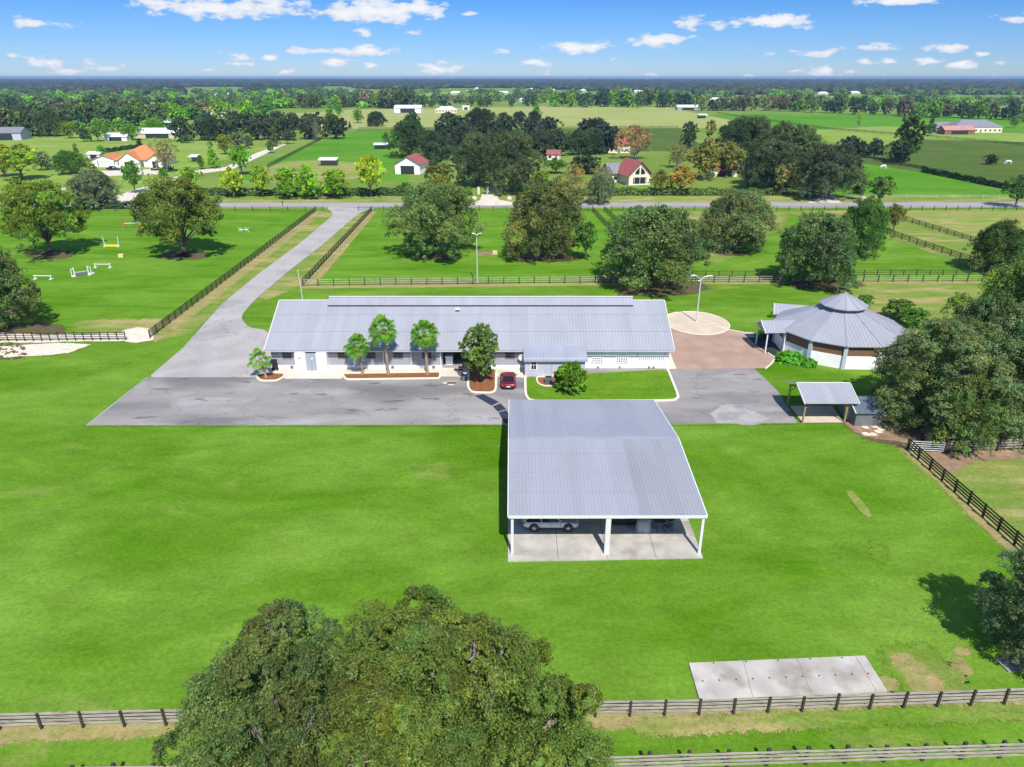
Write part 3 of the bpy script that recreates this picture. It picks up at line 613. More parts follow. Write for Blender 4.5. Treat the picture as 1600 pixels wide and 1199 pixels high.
# windows along the front
def window(par, cx, cz, w, h, y, fm=None, gm=None, bars=2):
    f = MB()
    for sx in (-1, 1): f.box(cx + sx*(w/2 + .05), y, cz, .1, .1, h + .2)
    for sz in (-1, 1): f.box(cx, y, cz + sz*(h/2 + .05), w - .002, .1, .1)
    wo = f.build('window', fm or M['frame'], par)
    p_ = MB(); p_.box(cx, y + .02, cz, w - .004, .05, h - .004); p_.build('pane', gm or M['glass'], wo)
    g_ = MB()
    for i in range(bars): g_.box(cx - w/2 + w*(i+1)/(bars+1), y - .02, cz, .035, .02, h - .01)
    g_.box(cx, y - .02, cz, w - .01, .018, .035)
    g_.build('glazing_bars', fm or M['frame'], wo); return wo
for px_ in (449, 535.5, 579.5, 622.5, 667, 797):
    X, Z = wallpt(px_, 558); window(st, X, 1.98, 1.15, .78, BY - .04, bars=3)
for px_ in (554, 600, 643, 688.5, 736): X, Z = wallpt(px_, 565); pl = MB(); pl.box(X, BY - .16, 1.45, .12, .12, 2.9); pl.build('downpipe', M['trim'], st)
X, Z = wallpt(680, 562); b_ = MB(); b_.box(X, BY - .06, 1.55, .45, .12, .5); b_.build('wall_box', M['steelgrey'], st)
for px_ in (457, 614, 678): X, Z = wallpt(px_, 576); b_ = MB(); b_.box(X, BY - .2, .3, .38, .25, .3); b_.build('wall_tap_box', M['steelgrey'], st)
# white porch box with the double grey door
dx0, dx1 = HY(463, 583, BY - 1.3)[0], HY(512, 583, BY - 1.3)[0]; dy = BY - 1.2
pb = MB(); dX0, dX1 = HY(479.5, 583, dy)[0], HY(496.5, 583, dy)[0]
pb.box((dx0+dX0)/2, dy + .6, 1.35, dX0-dx0, 1.2, 2.7); pb.build('door_side_wall', M['white'], st); pb = MB(); pb.box((dx1+dX1)/2, dy + .6, 1.35, dx1-dX1, 1.2, 2.7); pb.build('door_side_wall', M['white'], st)
dd = MB(); dd.box((dX0+dX1)/2, dy + .25, 1.3, dX1-dX0 - .01, .08, 2.6); do = dd.build('door', M['greydoor'], st)
dd = MB(); dd.box((dX0+dX1)/2, dy + .2, 1.3, .03, .03, 2.58); dd.build('door_seam', M['frame'], do)
dd = MB(); dd.box((dX0+dX1)/2 + .1, dy + .18, 1.85, .22, .04, .22); dd.build('door_notice', M['plate'], do)
dd = MB(); dd.box((dX0+dX1)/2 + .12, dy + .17, 1.1, .05, .08, .18); dd.build('handle', M['metal'], do)
b_ = MB(); b_.box(dx0 + .65, dy - .05, 2.05, .22, .1, .16); b_.build('wall_lamp', M['steelgrey'], st)
# block vents in the white wall: rows of small openings
def ventblock(x0, x1, y0, y1, nx, ny):
    a = wallpt(x0, y0); b = wallpt(x1, y1); f = MB(); d = MB()
    X0, X1, Z1, Z0 = a[0], b[0], a[1], b[1]
    f.box((X0+X1)/2, BY - .03, (Z0+Z1)/2, X1-X0+.2, .05, Z1-Z0+.2); fo = f.build('block_vent', M['white'], st)
    d.box((X0+X1)/2, BY - .06, (Z0+Z1)/2, X1-X0, .03, Z1-Z0); d.build('opening', M['dark'], fo); d = MB()
    for i in range(nx + 1): d.box(X0 + i*(X1-X0)/nx, BY - .085, (Z0+Z1)/2, (X1-X0)/nx*.36, .04, Z1-Z0 + .05)
    for j in range(ny + 1): d.box((X0+X1)/2, BY - .086, Z0 + j*(Z1-Z0)/ny, X1-X0 + .05, .045, (Z1-Z0)/ny*.38)
    d.build('lattice', M['white'], fo)
ventblock(925, 941, 559, 567.5, 5, 3); ventblock(963, 980, 558.5, 567, 5, 3); ventblock(998, 1038, 558, 562, 13, 2)
jt = MB()
for px_ in (995, 1038.5): X, Z = wallpt(px_, 565); jt.box(X, BY - .02, 1.45, .05, .06, 2.85)
jt.box((xr+BX1)/2, BY - .03, 2.92, BX1-xr, .08, .1)
jt.build('wall_trim', M['lilac'], st)
for px_ in (934, 968, 1014, 1021): X, Z = wallpt(px_, 576); b_ = MB(); b_.box(X, BY - .1, .22, .25, .2, .22); b_.build('floor_vent', M['frame'], st)
# lean-to room
RXa, RXb, Ry0 = P(820, 590).x, P(913, 588).x, P(866, 590).y
rm = thing('side_room', 'small grey lean-to room with its own metal roof beside the red car', 'building', ((RXa+RXb)/2, Ry0, 0))
w_ = MB(); w_.box((RXa+RXb)/2, (Ry0+BY)/2 - .02, 1.35, RXb-RXa, BY-Ry0-.05, 2.7); w_.build('wall', M['lilac'], rm)
rf = MB(); z0_ = HY(866, 564, Ry0 - .35)[1]; ty = BY - .35; z1_ = HY(866, 542, ty)[1]
ribroof(rf, (RXa-.15, Ry0-.35, z0_), (RXb+.3, Ry0-.35, z0_), (RXb+.3, ty, z1_), (RXa-.15, ty, z1_), .45, .03, .06, 5, th=.12); rr_ = rf.build('roof', M['roof_old'], rm)
e_ = MB(); e_.box((RXa+RXb)/2 + .1, Ry0 - .4, z0_ - .08, RXb-RXa+.5, .06, .2); e_.build('fascia', M['grey'], rr_)
for px_, hw in ((834, .42), (899, .42)):
    X, Z = HY(px_, 574, Ry0); window(rm, X, 1.75, hw*1.6, 1.25, Ry0 - .03, fm=M['white'] if px_ < 850 else M['grey'], gm=M['glass'], bars=1)
b_ = MB(); X = HY(862, 580, Ry0)[0]; b_.tube([(X, Ry0 - .06, .0), (X, Ry0 - .06, 2.2)], .035, 6); b_.build('conduit', M['metal'], rm)

ac = P(857, 600); o = thing('air_conditioner', 'dark grey air conditioning unit on the mulch bed by the lean-to room', 'air conditioner', (ac.x, ac.y, 0))
b_ = MB(); b_.box(0, 0, .5, .95, .9, .85); b_.build('case', M['steelgrey'], o, False)
b_ = MB(); b_.tube([(0, 0, .925), (0, 0, .96)], .36, 16); b_.build('fan_grille', M['dark'], o, False)
b_ = MB()
for k in range(6): b_.box(0, -.455, .2 + k*.12, .85, .02, .03)
b_.build('louvres', M['dark'], o, False)
dp = HY(815.5, 557, BY - .6); o = thing('satellite_dish', 'round white satellite dish beside the lean-to room roof', 'satellite dish', (dp[0], BY - .5, dp[1] - .2))
b_ = MB(); n = 18; vs = [(0, 0, 0)]
for r_, dpt in ((.25, .03), (.5, .12)):
    for k in range(n): t = 2*math.pi*k/n; vs.append((r_*math.cos(t), -dpt, r_*math.sin(t)))
vs += [(x, y + .03, z) for x, y, z in vs]; m_ = 2*n + 1; fs = []
for k in range(n):
    k2 = (k+1) % n; fs += [(0, 1+k, 1+k2), (1+k, 1+n+k, 1+n+k2, 1+k2), (m_, m_+1+k2, m_+1+k), (m_+1+k, m_+1+k2, m_+1+n+k2, m_+1+n+k), (1+n+k, m_+1+n+k, m_+1+n+k2, 1+n+k2)]
b_.add(vs, fs); b_.build('dish', M['trim'], o, False)
b_ = MB(); b_.tube([(0, .02, 0), (0, .45, -.15)], .03, 6); b_.tube([(0, 0, -.45), (0, -.45, -.1)], .015, 6); b_.build('bracket', M['metal'], o, False)

# ------------------------------------------------------------ big carport
co = thing('carport', 'large open carport with pale ribbed metal roof on white posts', 'carport', (8, 49, 0))
CX0, CX1, CY0, CY1, CE, CRY, CRZ = -.25, 16.0, 49.15, 71.9, 4.0, 60.4, 5.25
rf = MB()
ribroof(rf, (CX0, CY0, CE), (CX1, CY0+.05, CE), (CX1-.1, CRY, CRZ), (CX0, CRY, CRZ), .30, .02, .06, 11, older=.64, panel=3)
ribroof(rf, (CX1-.25, CY1, CE), (CX0, CY1, CE), (CX0, CRY, CRZ), (CX1-.1, CRY, CRZ), .30, .02, .06, 12, panel=3)
for fr in (.27, .52, .77):
    rf.bar((CX0, CY0+(CRY-CY0)*fr, CE+(CRZ-CE)*fr+.012), (CX1-.05, CY0+(CRY-CY0)*fr+.02, CE+(CRZ-CE)*fr+.012), .03, .02, 0, .80)
ro = rf.build('roof', M['roof'], co)
t_ = MB(); t_.bar((CX0, CRY, CRZ+.03), (CX1-.1, CRY, CRZ+.03), .42, .06); t_.build('ridge_cap', M['roof_old'], ro)
t_ = MB(); t_.bar((CX0-.05, CY0-.06, CE-.1), (CX1+.02, CY0-.02, CE-.1), .08, .24)
for x in (CX0-.08, CX1): t_.bar((x, CY0, CE-.08), (x-.05 if x > 5 else x, CRY, CRZ-.08), .1, .24); t_.bar((x-.05 if x > 5 else x, CRY, CRZ-.08), (x-.2 if x > 5 else x, CY1, CE-.08), .1, .24)
t_.build('fascia', M['trim'], ro)
fm_ = MB()
for y in (CY0+.3, 55, CRY, 66, CY1-.4):
    z = CE - .3 + (CRZ-CE)*(1 - abs(y-CRY)/(CRY-CY0)) ; fm_.bar((CX0+.1, y, z), (CX1-.3, y, z), .14, .28)
for x in (CX0+.1, 7.9, CX1-.35): fm_.bar((x, CY0+.2, CE-.34), (x, CRY, CRZ-.34), .12, .24); fm_.bar((x, CRY, CRZ-.34), (x, CY1-.2, CE-.34), .12, .24)
fm_.build('roof_beams', M['trim'], ro)
for y in (48.75, 54.9, 60.4, 66, 71.3):
    for x in (0.02, 7.95, 15.75 if y < 50 else 15.5):
        zt = CE - .3 + (CRZ-CE)*max(0, 1 - abs(y-CRY)/(CRY-CY0)); w = .42 if abs(x-7.95) < .1 and y < 50 else .22
        if y < 50 : yy = CY0 + .15
        else: yy = y
        p_ = MB(); p_.box(x, yy, (zt+.1)/2 + .05, w, w*.8, zt - .1); p_.build('post', M['trim'], co)

# ------------------------------------------------------------ round horse walker building
RC = Vector((48.1, 99.1, 0)); RR_, RE = 9.25, 3.5
rb = thing('round_barn', 'twelve-sided horse walker with grey hipped roof, cupola and low white walls', 'round barn', RC)
ang0 = R(-107)
def rp(k, r, z): a = ang0 + k*R(30); return Vector((RC.x + r*math.cos(a), RC.y + r*math.sin(a), z))
rf = MB(); rrr = random.Random(6)
for k in range(12):
    tone = rrr.uniform(.93, 1.05); A, B, D, E = rp(k, RR_, RE), rp(k+1, RR_, RE), rp(k+1, 2.5, 6.35), rp(k, 2.5, 6.35); nr = (B-A).cross(E-A).normalized()
    rf.add([A, B, D, E, A-Vector((0,0,.12)), B-Vector((0,0,.12))], [(0, 1, 2, 3), (0, 4, 5, 1)], 0, tone)
    nrib = 10
    for i in range(1, nrib):
        a = A.lerp(B, i/nrib); mid = (A+B)/2; inner = (D+E)/2; dirv = (inner-mid); f = 1 - abs(i/nrib - .5)*2; L_ = 1 if abs(a.lerp(a, 0).x - a.x) else 1
        tmax = min(1, (1 - abs(i/nrib-.5)*2) / (1 - (D-E).length/(A-B).length)) ; rf.bar(a + nr*.02, a + dirv*tmax + nr*.02, .05, .035, 0, tone)
roof_ = rf.build('roof', M['roof'], rb)
hp = MB()
for k in range(12): hp.bar(rp(k, RR_+.02, RE+.03), rp(k, 2.5, 6.4), .22, .07)
hp.build('hip_caps', M['roof_old'], roof_)
cu = MB(); cz = 6.85
for k in range(12): cu.add([rp(k, 2.45, 6.2), rp(k+1, 2.45, 6.2), rp(k+1, 2.45, 7.0), rp(k, 2.45, 7.0)], [(0, 1, 2, 3)], 0)
cuo = cu.build('cupola', M['lilac'], roof_)
cu = MB()
for k in range(12):
    tone = rrr.uniform(.95, 1.05); cu.add([rp(k, 3.3, cz), rp(k+1, 3.3, cz), rp(0, 0, 8.5), rp(k, 3.3, cz-.12), rp(k+1, 3.3, cz-.12), rp(0, 0, 8.3)], [(0, 1, 2), (0, 3, 4, 1), (3, 5, 4)], 0, tone)
    cu.bar(rp(k, 3.3, cz+.02), rp(k, .05, 8.5), .12, .06, 0, .93)
cu.build('cupola_roof', M['roof'], roof_)
wr = RR_ - .55
for k in range(12):
    A, B = rp(k, wr, 0), rp(k+1, wr, 0); mid = (A+B)/2; L_ = (B-A).length; a = math.atan2(B.y-A.y, B.x-A.x)
    if k in (7, 8): continue                                # entrances face the porches
    w_ = MB(); w_.box(mid.x, mid.y, .95, L_-.3, .16, 1.9, a); w_.build('low_wall', M['white'], rb)
    w_ = MB(); w_.box(mid.x, mid.y, 2.65, L_-.3, .06, 1.5, a); w_.build('screen', M['blockred'], rb)
for k in range(12):
    A = rp(k, wr, 0); w_ = MB(); w_.box(A.x, A.y, 1.72, .5, .5, 3.44, ang0 + k*R(30)); w_.build('pillar', M['lilac'], rb)
w_ = MB(); w_.tube([(RC.x, RC.y, 0), (RC.x, RC.y, 6)], .35, 12); w_.build('centre_post', M['metal'], rb)
w_ = MB(); 
w_.prism([(RC.x + 8.4*math.cos(a), RC.y + 8.4*math.sin(a)) for a in [i*math.pi/12 for i in range(24)]], -.05, .06); w_.build('floor', M['dirt'], rb)
# porches
def porch(cx, cy, rz, L_, W_, name_lab):
    o = thing('porch', name_lab, 'porch', (cx, cy, 0), rz)
    rf = MB(); h0, h1 = 3.3, 4.45
    ribroof(rf, (-L_/2, -W_/2, h0), (L_/2 - .8, -W_/2, h0), (L_/2+.6, 0, h1), (-L_/2, 0, h1), .4, .03, .06, 3)
    ribroof(rf, (L_/2 -.8, W_/2, h0), (-L_/2, W_/2, h0), (-L_/2, 0, h1), (L_/2+.6, 0, h1), .4, .03, .06, 3)
    r = rf.build('roof', M['roof'], o, False)
    g = MB(); g.slab([(-L_/2+.25, -W_/2+.3, h0+.05), (-L_/2+.25, 0, h1-.1), (-L_/2+.25, W_/2-.3, h0+.05)], .02); g.bar((-L_/2, -W_/2, h0-.05), (-L_/2, 0, h1-.05), .08, .2); g.bar((-L_/2, W_/2, h0-.05), (-L_/2, 0, h1-.05), .08, .2)
    g.build('gable_trim', M['trim'], r, False)
    for x, y in ((-L_/2+.5, -W_/2+.4), (-L_/2+.5, W_/2-.4), (.4, -W_/2+.4)):
        p = MB(); p.box(x, y, 1.6, .16, .16, 3.2); p.build('post', M['trim'], o, False)
    return o
pa = P(1193, 553); porch(pa.x + 2.3, pa.y + 1.9, R(2), 5.4, 4.6, 'near gabled metal porch on white posts in front of the round barn')
pb_ = P(1205, 522); porch(pb_.x + 3.0, pb_.y + 1.0, R(-16), 5.4, 4.4, 'farther gabled metal porch behind, joined to the round barn')
sheet('porch_floor', [(1163,524),(1180,522),(1212,524),(1214,556),(1203,555),(1182,541)], M['asph_new'])

# ------------------------------------------------------------ small pavilion and storage shed
pv = P(1287, 662); o = thing('pavilion', 'small open pavilion with metal gable roof on yellow wooden posts', 'pavilion', (pv.x, 74.2, 0))
x0, x1 = P(1254, 662).x, P(1319, 662).x; rf = MB(); e0, r0 = 2.75, 4.0
ribroof(rf, (x0-.35, 73.55, e0), (x1+1.0, 73.55, e0), (x1+1.0, 76.6, r0), (x0-.35, 76.6, r0), .3, .03, .06, 9, panel=3)
ribroof(rf, (x1+1.0, 79.65, e0), (x0-.35, 79.65, e0), (x0-.35, 76.6, r0), (x1+1.0, 76.6, r0), .3, .03, .06, 9, panel=3)
ro = rf.build('roof', M['roof'], o)
t_ = MB(); t_.bar((x0-.4, 73.55, e0-.03), (x0-.4, 76.6, r0-.03), .08, .16); t_.bar((x0-.4, 76.6, r0-.03), (x0-.4, 79.65, e0-.03), .08, .16); t_.bar((x1+1.05, 73.55, e0-.03), (x1+1.05, 76.6, r0-.03), .08, .16); t_.bar((x0-.35, 76.6, r0+.04), (x1+1, 76.6, r0+.04), .3, .04); t_.build('roof_trim', M['trim'], ro)
t_ = MB(); t_.box((x0+x1)/2, 74.1, e0-.12, x1-x0+.3, .1, .22); t_.box((x0+x1)/2, 79.1, e0-.12, x1-x0+.3, .1, .22); t_.build('beam', M['wood_tan'], o)
for x in (x0, x1):
    for y in (74.15, 79.05):
        p = MB(); p.box(x, y, e0/2 - .1, .17, .17, e0 - .25); p.bar((x, y, e0-.9), (x + (.7 if x == x0 else -.7), y, e0-.25), .08, .08); p.build('post', M['wood_tan'], o)
sp = P(1352, 668); o = thing('storage_shed', 'dark grey storage shed with spotted roof beside the pavilion', 'shed', (sp.x, sp.y, 0))
sx0, sx1 = P(1333, 668).x + .1, P(1374, 668).x + .1; sy0 = sp.y; b_ = MB()
b_.prism([(sx0, sy0), (sx1, sy0), (sx1, sy0 + 4.4), (sx0, sy0 + 4.4)], 0, 1.9)
for x in (sx0 + .001, sx1 - .001): b_.add([(x, sy0, 1.9), (x, sy0+4.4, 1.9), (x, sy0+2.2, 2.75)], [(0, 1, 2)])
b_.build('wall', M['steelgrey'], o)
rf = MB(); ribroof(rf, (sx0-.2, sy0-.3, 1.85), (sx1+.2, sy0-.3, 1.85), (sx1+.2, sy0+2.2, 2.85), (sx0-.2, sy0+2.2, 2.85), .6, .02, .05, 2); ribroof(rf, (sx1+.2, sy0+4.7, 1.85), (sx0-.2, sy0+4.7, 1.85), (sx0-.2, sy0+2.2, 2.85), (sx1+.2, sy0+2.2, 2.85), .6, .02, .05, 2)
ro = rf.build('roof', M['roof_dark'], o)
t_ = MB(); t_.bar((sx0-.25, sy0-.3, 1.87), (sx0-.25, sy0+2.2, 2.87), .1, .1); t_.bar((sx0-.25, sy0+2.2, 2.87), (sx0-.25, sy0+4.7, 1.87), .1, .1); t_.build('edge_trim', M['trim'], ro)
t_ = MB(); t_.box(sx0 - .03, sy0 + 2.2, .95, .05, 1.2, 1.8); t_.build('door', M['roof_old'], o)
# ------------------------------------------------------------ fences
def fence(name, label, pts, h=1.35, sp=2.4, rails=4, rm=None, pm=None, px=True, pw=.16, lean=.02, group=None, top=.0, rt=.14, cat='fence', seed=0, front=False):
    q = [P(*p) if px else Vector((p[0], p[1], 0)) for p in pts]; o = thing(name, label, cat, (q[0].x, q[0].y, 0), group=group)
    rr = random.Random(seed); mesh = None; cnt = 0; loc = []
    for a, b in zip(q, q[1:]):
        n = max(1, round((b-a).length / sp))
        for i in range(n): loc.append((a.lerp(b, i/n), a, b))
    loc.append((q[-1], q[-2], q[-1]))
    pb = MB(); pb.box(0, 0, (h+.08)/2, pw, pw*.8, h+.08); base = None; extra = MB()
    for i, (p, a, b) in enumerate(loc):
        an = math.atan2(b.y-a.y, b.x-a.x)
        if i < 100:
            if base is None: pt = pb.build('post', pm or M['post_dark'], o, False); base = pt
            else: pt = base.copy(); C.objects.link(pt); pt.parent = o
            pt.location = (p.x - q[0].x, p.y - q[0].y, -.02); pt.rotation_euler = (rr.uniform(-lean, lean), rr.uniform(-lean, lean), an); pt.scale = (1, 1, rr.uniform(.95, 1.06))
        else: extra.box(p.x, p.y, h/2, pw, pw*.8, h, an)
    if extra.v: tag(extra.build('more_posts', pm or M['post_dark'], o), kind='stuff')
    for r in range(rails):
        z = h - .09 - r * (h - .22) / max(1, rails - .35) * .98; mb = MB()
        for i in range(len(loc) - 1):
            a, b = loc[i][0], loc[i+1][0]; s = Vector((-(b-a).y, (b-a).x, 0)).normalized() * (pw*.4 + .02) * (1 if front else -1)
            j = rr.uniform(-.015, .015); mb.bar((a.x - s.x, a.y - s.y, z + j), (b.x - s.x, b.y - s.y, z + rr.uniform(-.02, .02)), .035, rt, 0)
        mb.build('rail', rm or M['wood_dark'], o)
    return o
BW = 'weathered'
fence('fence', 'weathered grey four-board fence crossing the foreground beside the concrete slab', [(-60,1143.5),(0,1141.5),(260,1135),(600,1128),(930,1121.5),(1092,1119),(1620,1100.5),(1760,1096)], 1.3, 2.3, 4, M['wood_grey'], M['post_dark'], pw=.14, rt=.17, seed=1)
fence('fence', 'weathered grey board fence nearest the camera along the bottom edge', [(120,1222),(500,1216),(950,1205),(1620,1183),(1760,1178)], 1.3, 2.4, 4, M['wood_grey'], M['post_dark'], pw=.2, rt=.15, seed=2, front=True)
fence('fence', 'black four-board fence running diagonally down the right side of the big lawn', [(1417,704),(1640,903)], 1.35, 2.05, 4, M['wood_dark'], M['wood_dark'], pw=.18, rt=.15, seed=3)
fence('fence', 'weathered grey board fence right of the steel gate', [(1474,708),(1640,703)], 1.35, 3.0, 4, M['wood_grey'], M['post_dark'], pw=.2, rt=.17, seed=4)
fence('fence', 'weathered grey board fence half hidden under the dark oaks at right', [(1440,690),(1520,683),(1640,681)], 1.35, 3.0, 4, M['wood_grey'], M['post_dark'], pw=.2, rt=.17, seed=5)
fence('fence', 'dark three-rail fence directly behind the stable, left stretch ending under the oaks', [(473,448),(930,443),(1000,443)], 1.35, 2.95, 3, M['wood_grey'], M['post_dark'], rt=.13, seed=6)
fence('fence', 'dark three-rail fence with long bays between pole lamp and right oaks', [(1022,443),(1534,441)], 1.35, 2.9, 3, M['wood_grey'], M['post_dark'], rt=.1, seed=7)
fence('fence', 'second thin dark fence just behind the one by the double lamp', [(1040,434),(1534,432)], 1.25, 2.7, 3, M['wood_dark'], M['post_dark'], rt=.07, seed=8)
fence('fence', 'black board fence along the right side of the long driveway', [(474,447),(581,331)], 1.4, 2.6, 4, M['wood_dark'], M['wood_dark'], rt=.15, seed=9)
fence('fence', 'black board fence along the left side of the long driveway', [(235,530),(494,331)], 1.4, 2.4, 4, M['wood_dark'], M['wood_dark'], rt=.16, seed=10)
fence('fence', 'dark board fence at the left edge between sand patch and jump paddock', [(-60,535),(0,535),(197,533)], 1.4, 1.25, 4, M['wood_dark'], M['wood_dark'], pw=.12, rt=.1, seed=11)
rg = 'thin dark fence stretches along the road'
fence('fence', 'thin dark roadside fence left of the driveway mouth behind the jump paddock', [(-60,332),(340,331),(505,330.5)], 1.4, 5.2, 3, M['wood_dark'], M['wood_dark'], rt=.05, group=rg, seed=12)
fence('fence', 'short roadside fence just right of the driveway mouth', [(560,330.5),(600,330.5),(920,330.5)], 1.4, 4.2, 3, M['wood_dark'], M['wood_dark'], rt=.06, group=rg, seed=13)
fence('fence', 'thin dark roadside fence between the small oak and the right oaks', [(955,330.5),(1380,330)], 1.4, 3.6, 3, M['wood_dark'], M['wood_dark'], rt=.06, group=rg, seed=14)
fence('fence', 'thin dark roadside fence in front of the right hand tan paddock', [(1385,330),(1680,329.5)], 1.4, 3.6, 3, M['wood_dark'], M['wood_dark'], rt=.06, group=rg, seed=15)
fence('fence', 'left one of two close brown fences beside the small roadside oak', [(925,331),(962,370)], 1.5, 2.5, 4, M['rusty'], M['post_dark'], rt=.16, seed=16)
fence('fence', 'right one of two close brown fences beside the small roadside oak', [(944,331),(990,372)], 1.5, 2.5, 4, M['rusty'], M['post_dark'], rt=.16, seed=17)
fence('fence', 'black four-board fence slanting between green paddock and dry lane at right', [(1335,345),(1375,364),(1545,422)], 1.5, 2.9, 4, M['wood_dark'], M['wood_dark'], rt=.15, seed=18)
fence('fence', 'dark weedy fence slanting across the dry paddocks at upper right', [(1385,337),(1425,350),(1528,382),(1640,418)], 1.4, 2.9, 4, M['wood_dark'], M['post_dark'], rt=.13, seed=19)
fence('fence', 'short leaning brown board fence behind the round barn roof', [(1292,452),(1318,470)], 1.3, 1.6, 4, M['rusty'], M['wood_tan'], seed=20)
fence('fence', 'pale wire fence in front of the green field across the road at right', [(1320,310),(1560,311),(1700,312)], 1.2, 5, 2, M['metal'], M['metal'], pw=.1, rt=.03, seed=21)
fence('fence', 'dark overgrown fence curving through the marshy pasture at right', [(1380,258),(1420,262),(1470,271),(1560,294),(1660,300)], 1.4, 4, 4, M['wood_dark'], M['wood_dark'], rt=.2, seed=22)
fence('fence', 'long dark fence line running from the road row to the dark wood at left', [(418,264),(470,236),(512,214),(548,200)], 1.6, 5, 4, M['wood_dark'], M['wood_dark'], rt=.2, seed=23)
fence('fence', 'dark fence along the near end of the hay field', [(560,203),(850,202),(1060,201)], 1.6, 7, 3, M['wood_dark'], M['wood_dark'], rt=.2, seed=24)
fence('fence', 'dark fence along the pasture edge left of the far red-roofed barn', [(1120,178),(1200,190),(1290,203),(1480,218),(1640,232)], 1.6, 7, 3, M['wood_dark'], M['wood_dark'], rt=.18, seed=25)
# steel gate
ga, gb = P(1421, 706), P(1473, 709); o = thing('steel_gate', 'grey tubular steel farm gate at the corner of the black fence', 'gate', (ga.x, ga.y, 0))
m_ = MB()
for z in (.25, .5, .75, 1.0, 1.25): m_.tube([(ga.x, ga.y, z), (gb.x, gb.y, z)], .035, 6)
for t in (0, .33, .66, 1): q = ga.lerp(gb, t); m_.tube([(q.x, q.y, .22), (q.x, q.y, 1.28)], .035, 6)
m_.build('gate_frame', M['gate'], o); m_ = MB(); m_.box(gb.x + .2, gb.y, .8, .28, .28, 1.6); m_.build('gate_post', M['post_dark'], o)
# hedges are built with the foliage below
# ------------------------------------------------------------ poles
def lamp_pole(x, y, top, label, arms):
    p = P(x, y); h = HY(x, top, p.y)[1]; o = thing('light_pole', label, 'light pole', p)
    m_ = MB(); m_.tube([(0, 0, 0), (0, 0, h*.5), (0, 0, h)], [.13, .11, .09], 10); m_.build('pole', M['metal'], o, False)
    m_ = MB(); m_.tube([(0, 0, 0), (0, 0, .12)], .28, 10); m_.build('base', M['conc'], o, False)
    for dx, dy, dz in arms:
        m_ = MB(); m_.tube([(0, 0, h-.05), (dx*.35, dy*.35, h+dz*.75), (dx*.7, dy*.7, h+dz)], .045, 6); a = m_.build('arm', M['metal'], o, False)
        m_ = MB(); m_.ball((dx*.87, dy*.87, h+dz), 1, 10, 6, (max(.2, abs(dx)*.28), max(.16, abs(dy)*.3), .11)); m_.build('lamp_head', M['trim'], a, False)
    return o
lamp_pole(1088, 504, 437, 'white double-arm light pole standing in the round stone circle', [(-1.5, -.1, .65), (1.7, .2, .5), (-.5, -.6, -.1)])
lamp_pole(746, 442, 367, 'tall white light pole with three lamp heads by the fence behind the stable', [(-.85, 0, .2), (.9, 0, .2), (.25, -.5, .1)])
p = P(473, 469); o = thing('utility_pole', 'plain pale leaning pole beside the driveway behind the stable', 'pole', p)
m_ = MB(); m_.tube([(0, 0, 0), (-.25, 0, HY(470, 424, p.y)[1])], [.12, .08], 8); m_.build('pole', M['metal'], o, False); m_ = MB(); m_.ball((-.25, 0, HY(470, 424, p.y)[1]), .11, 8, 6); m_.build('cap', M['trim'], o, False)

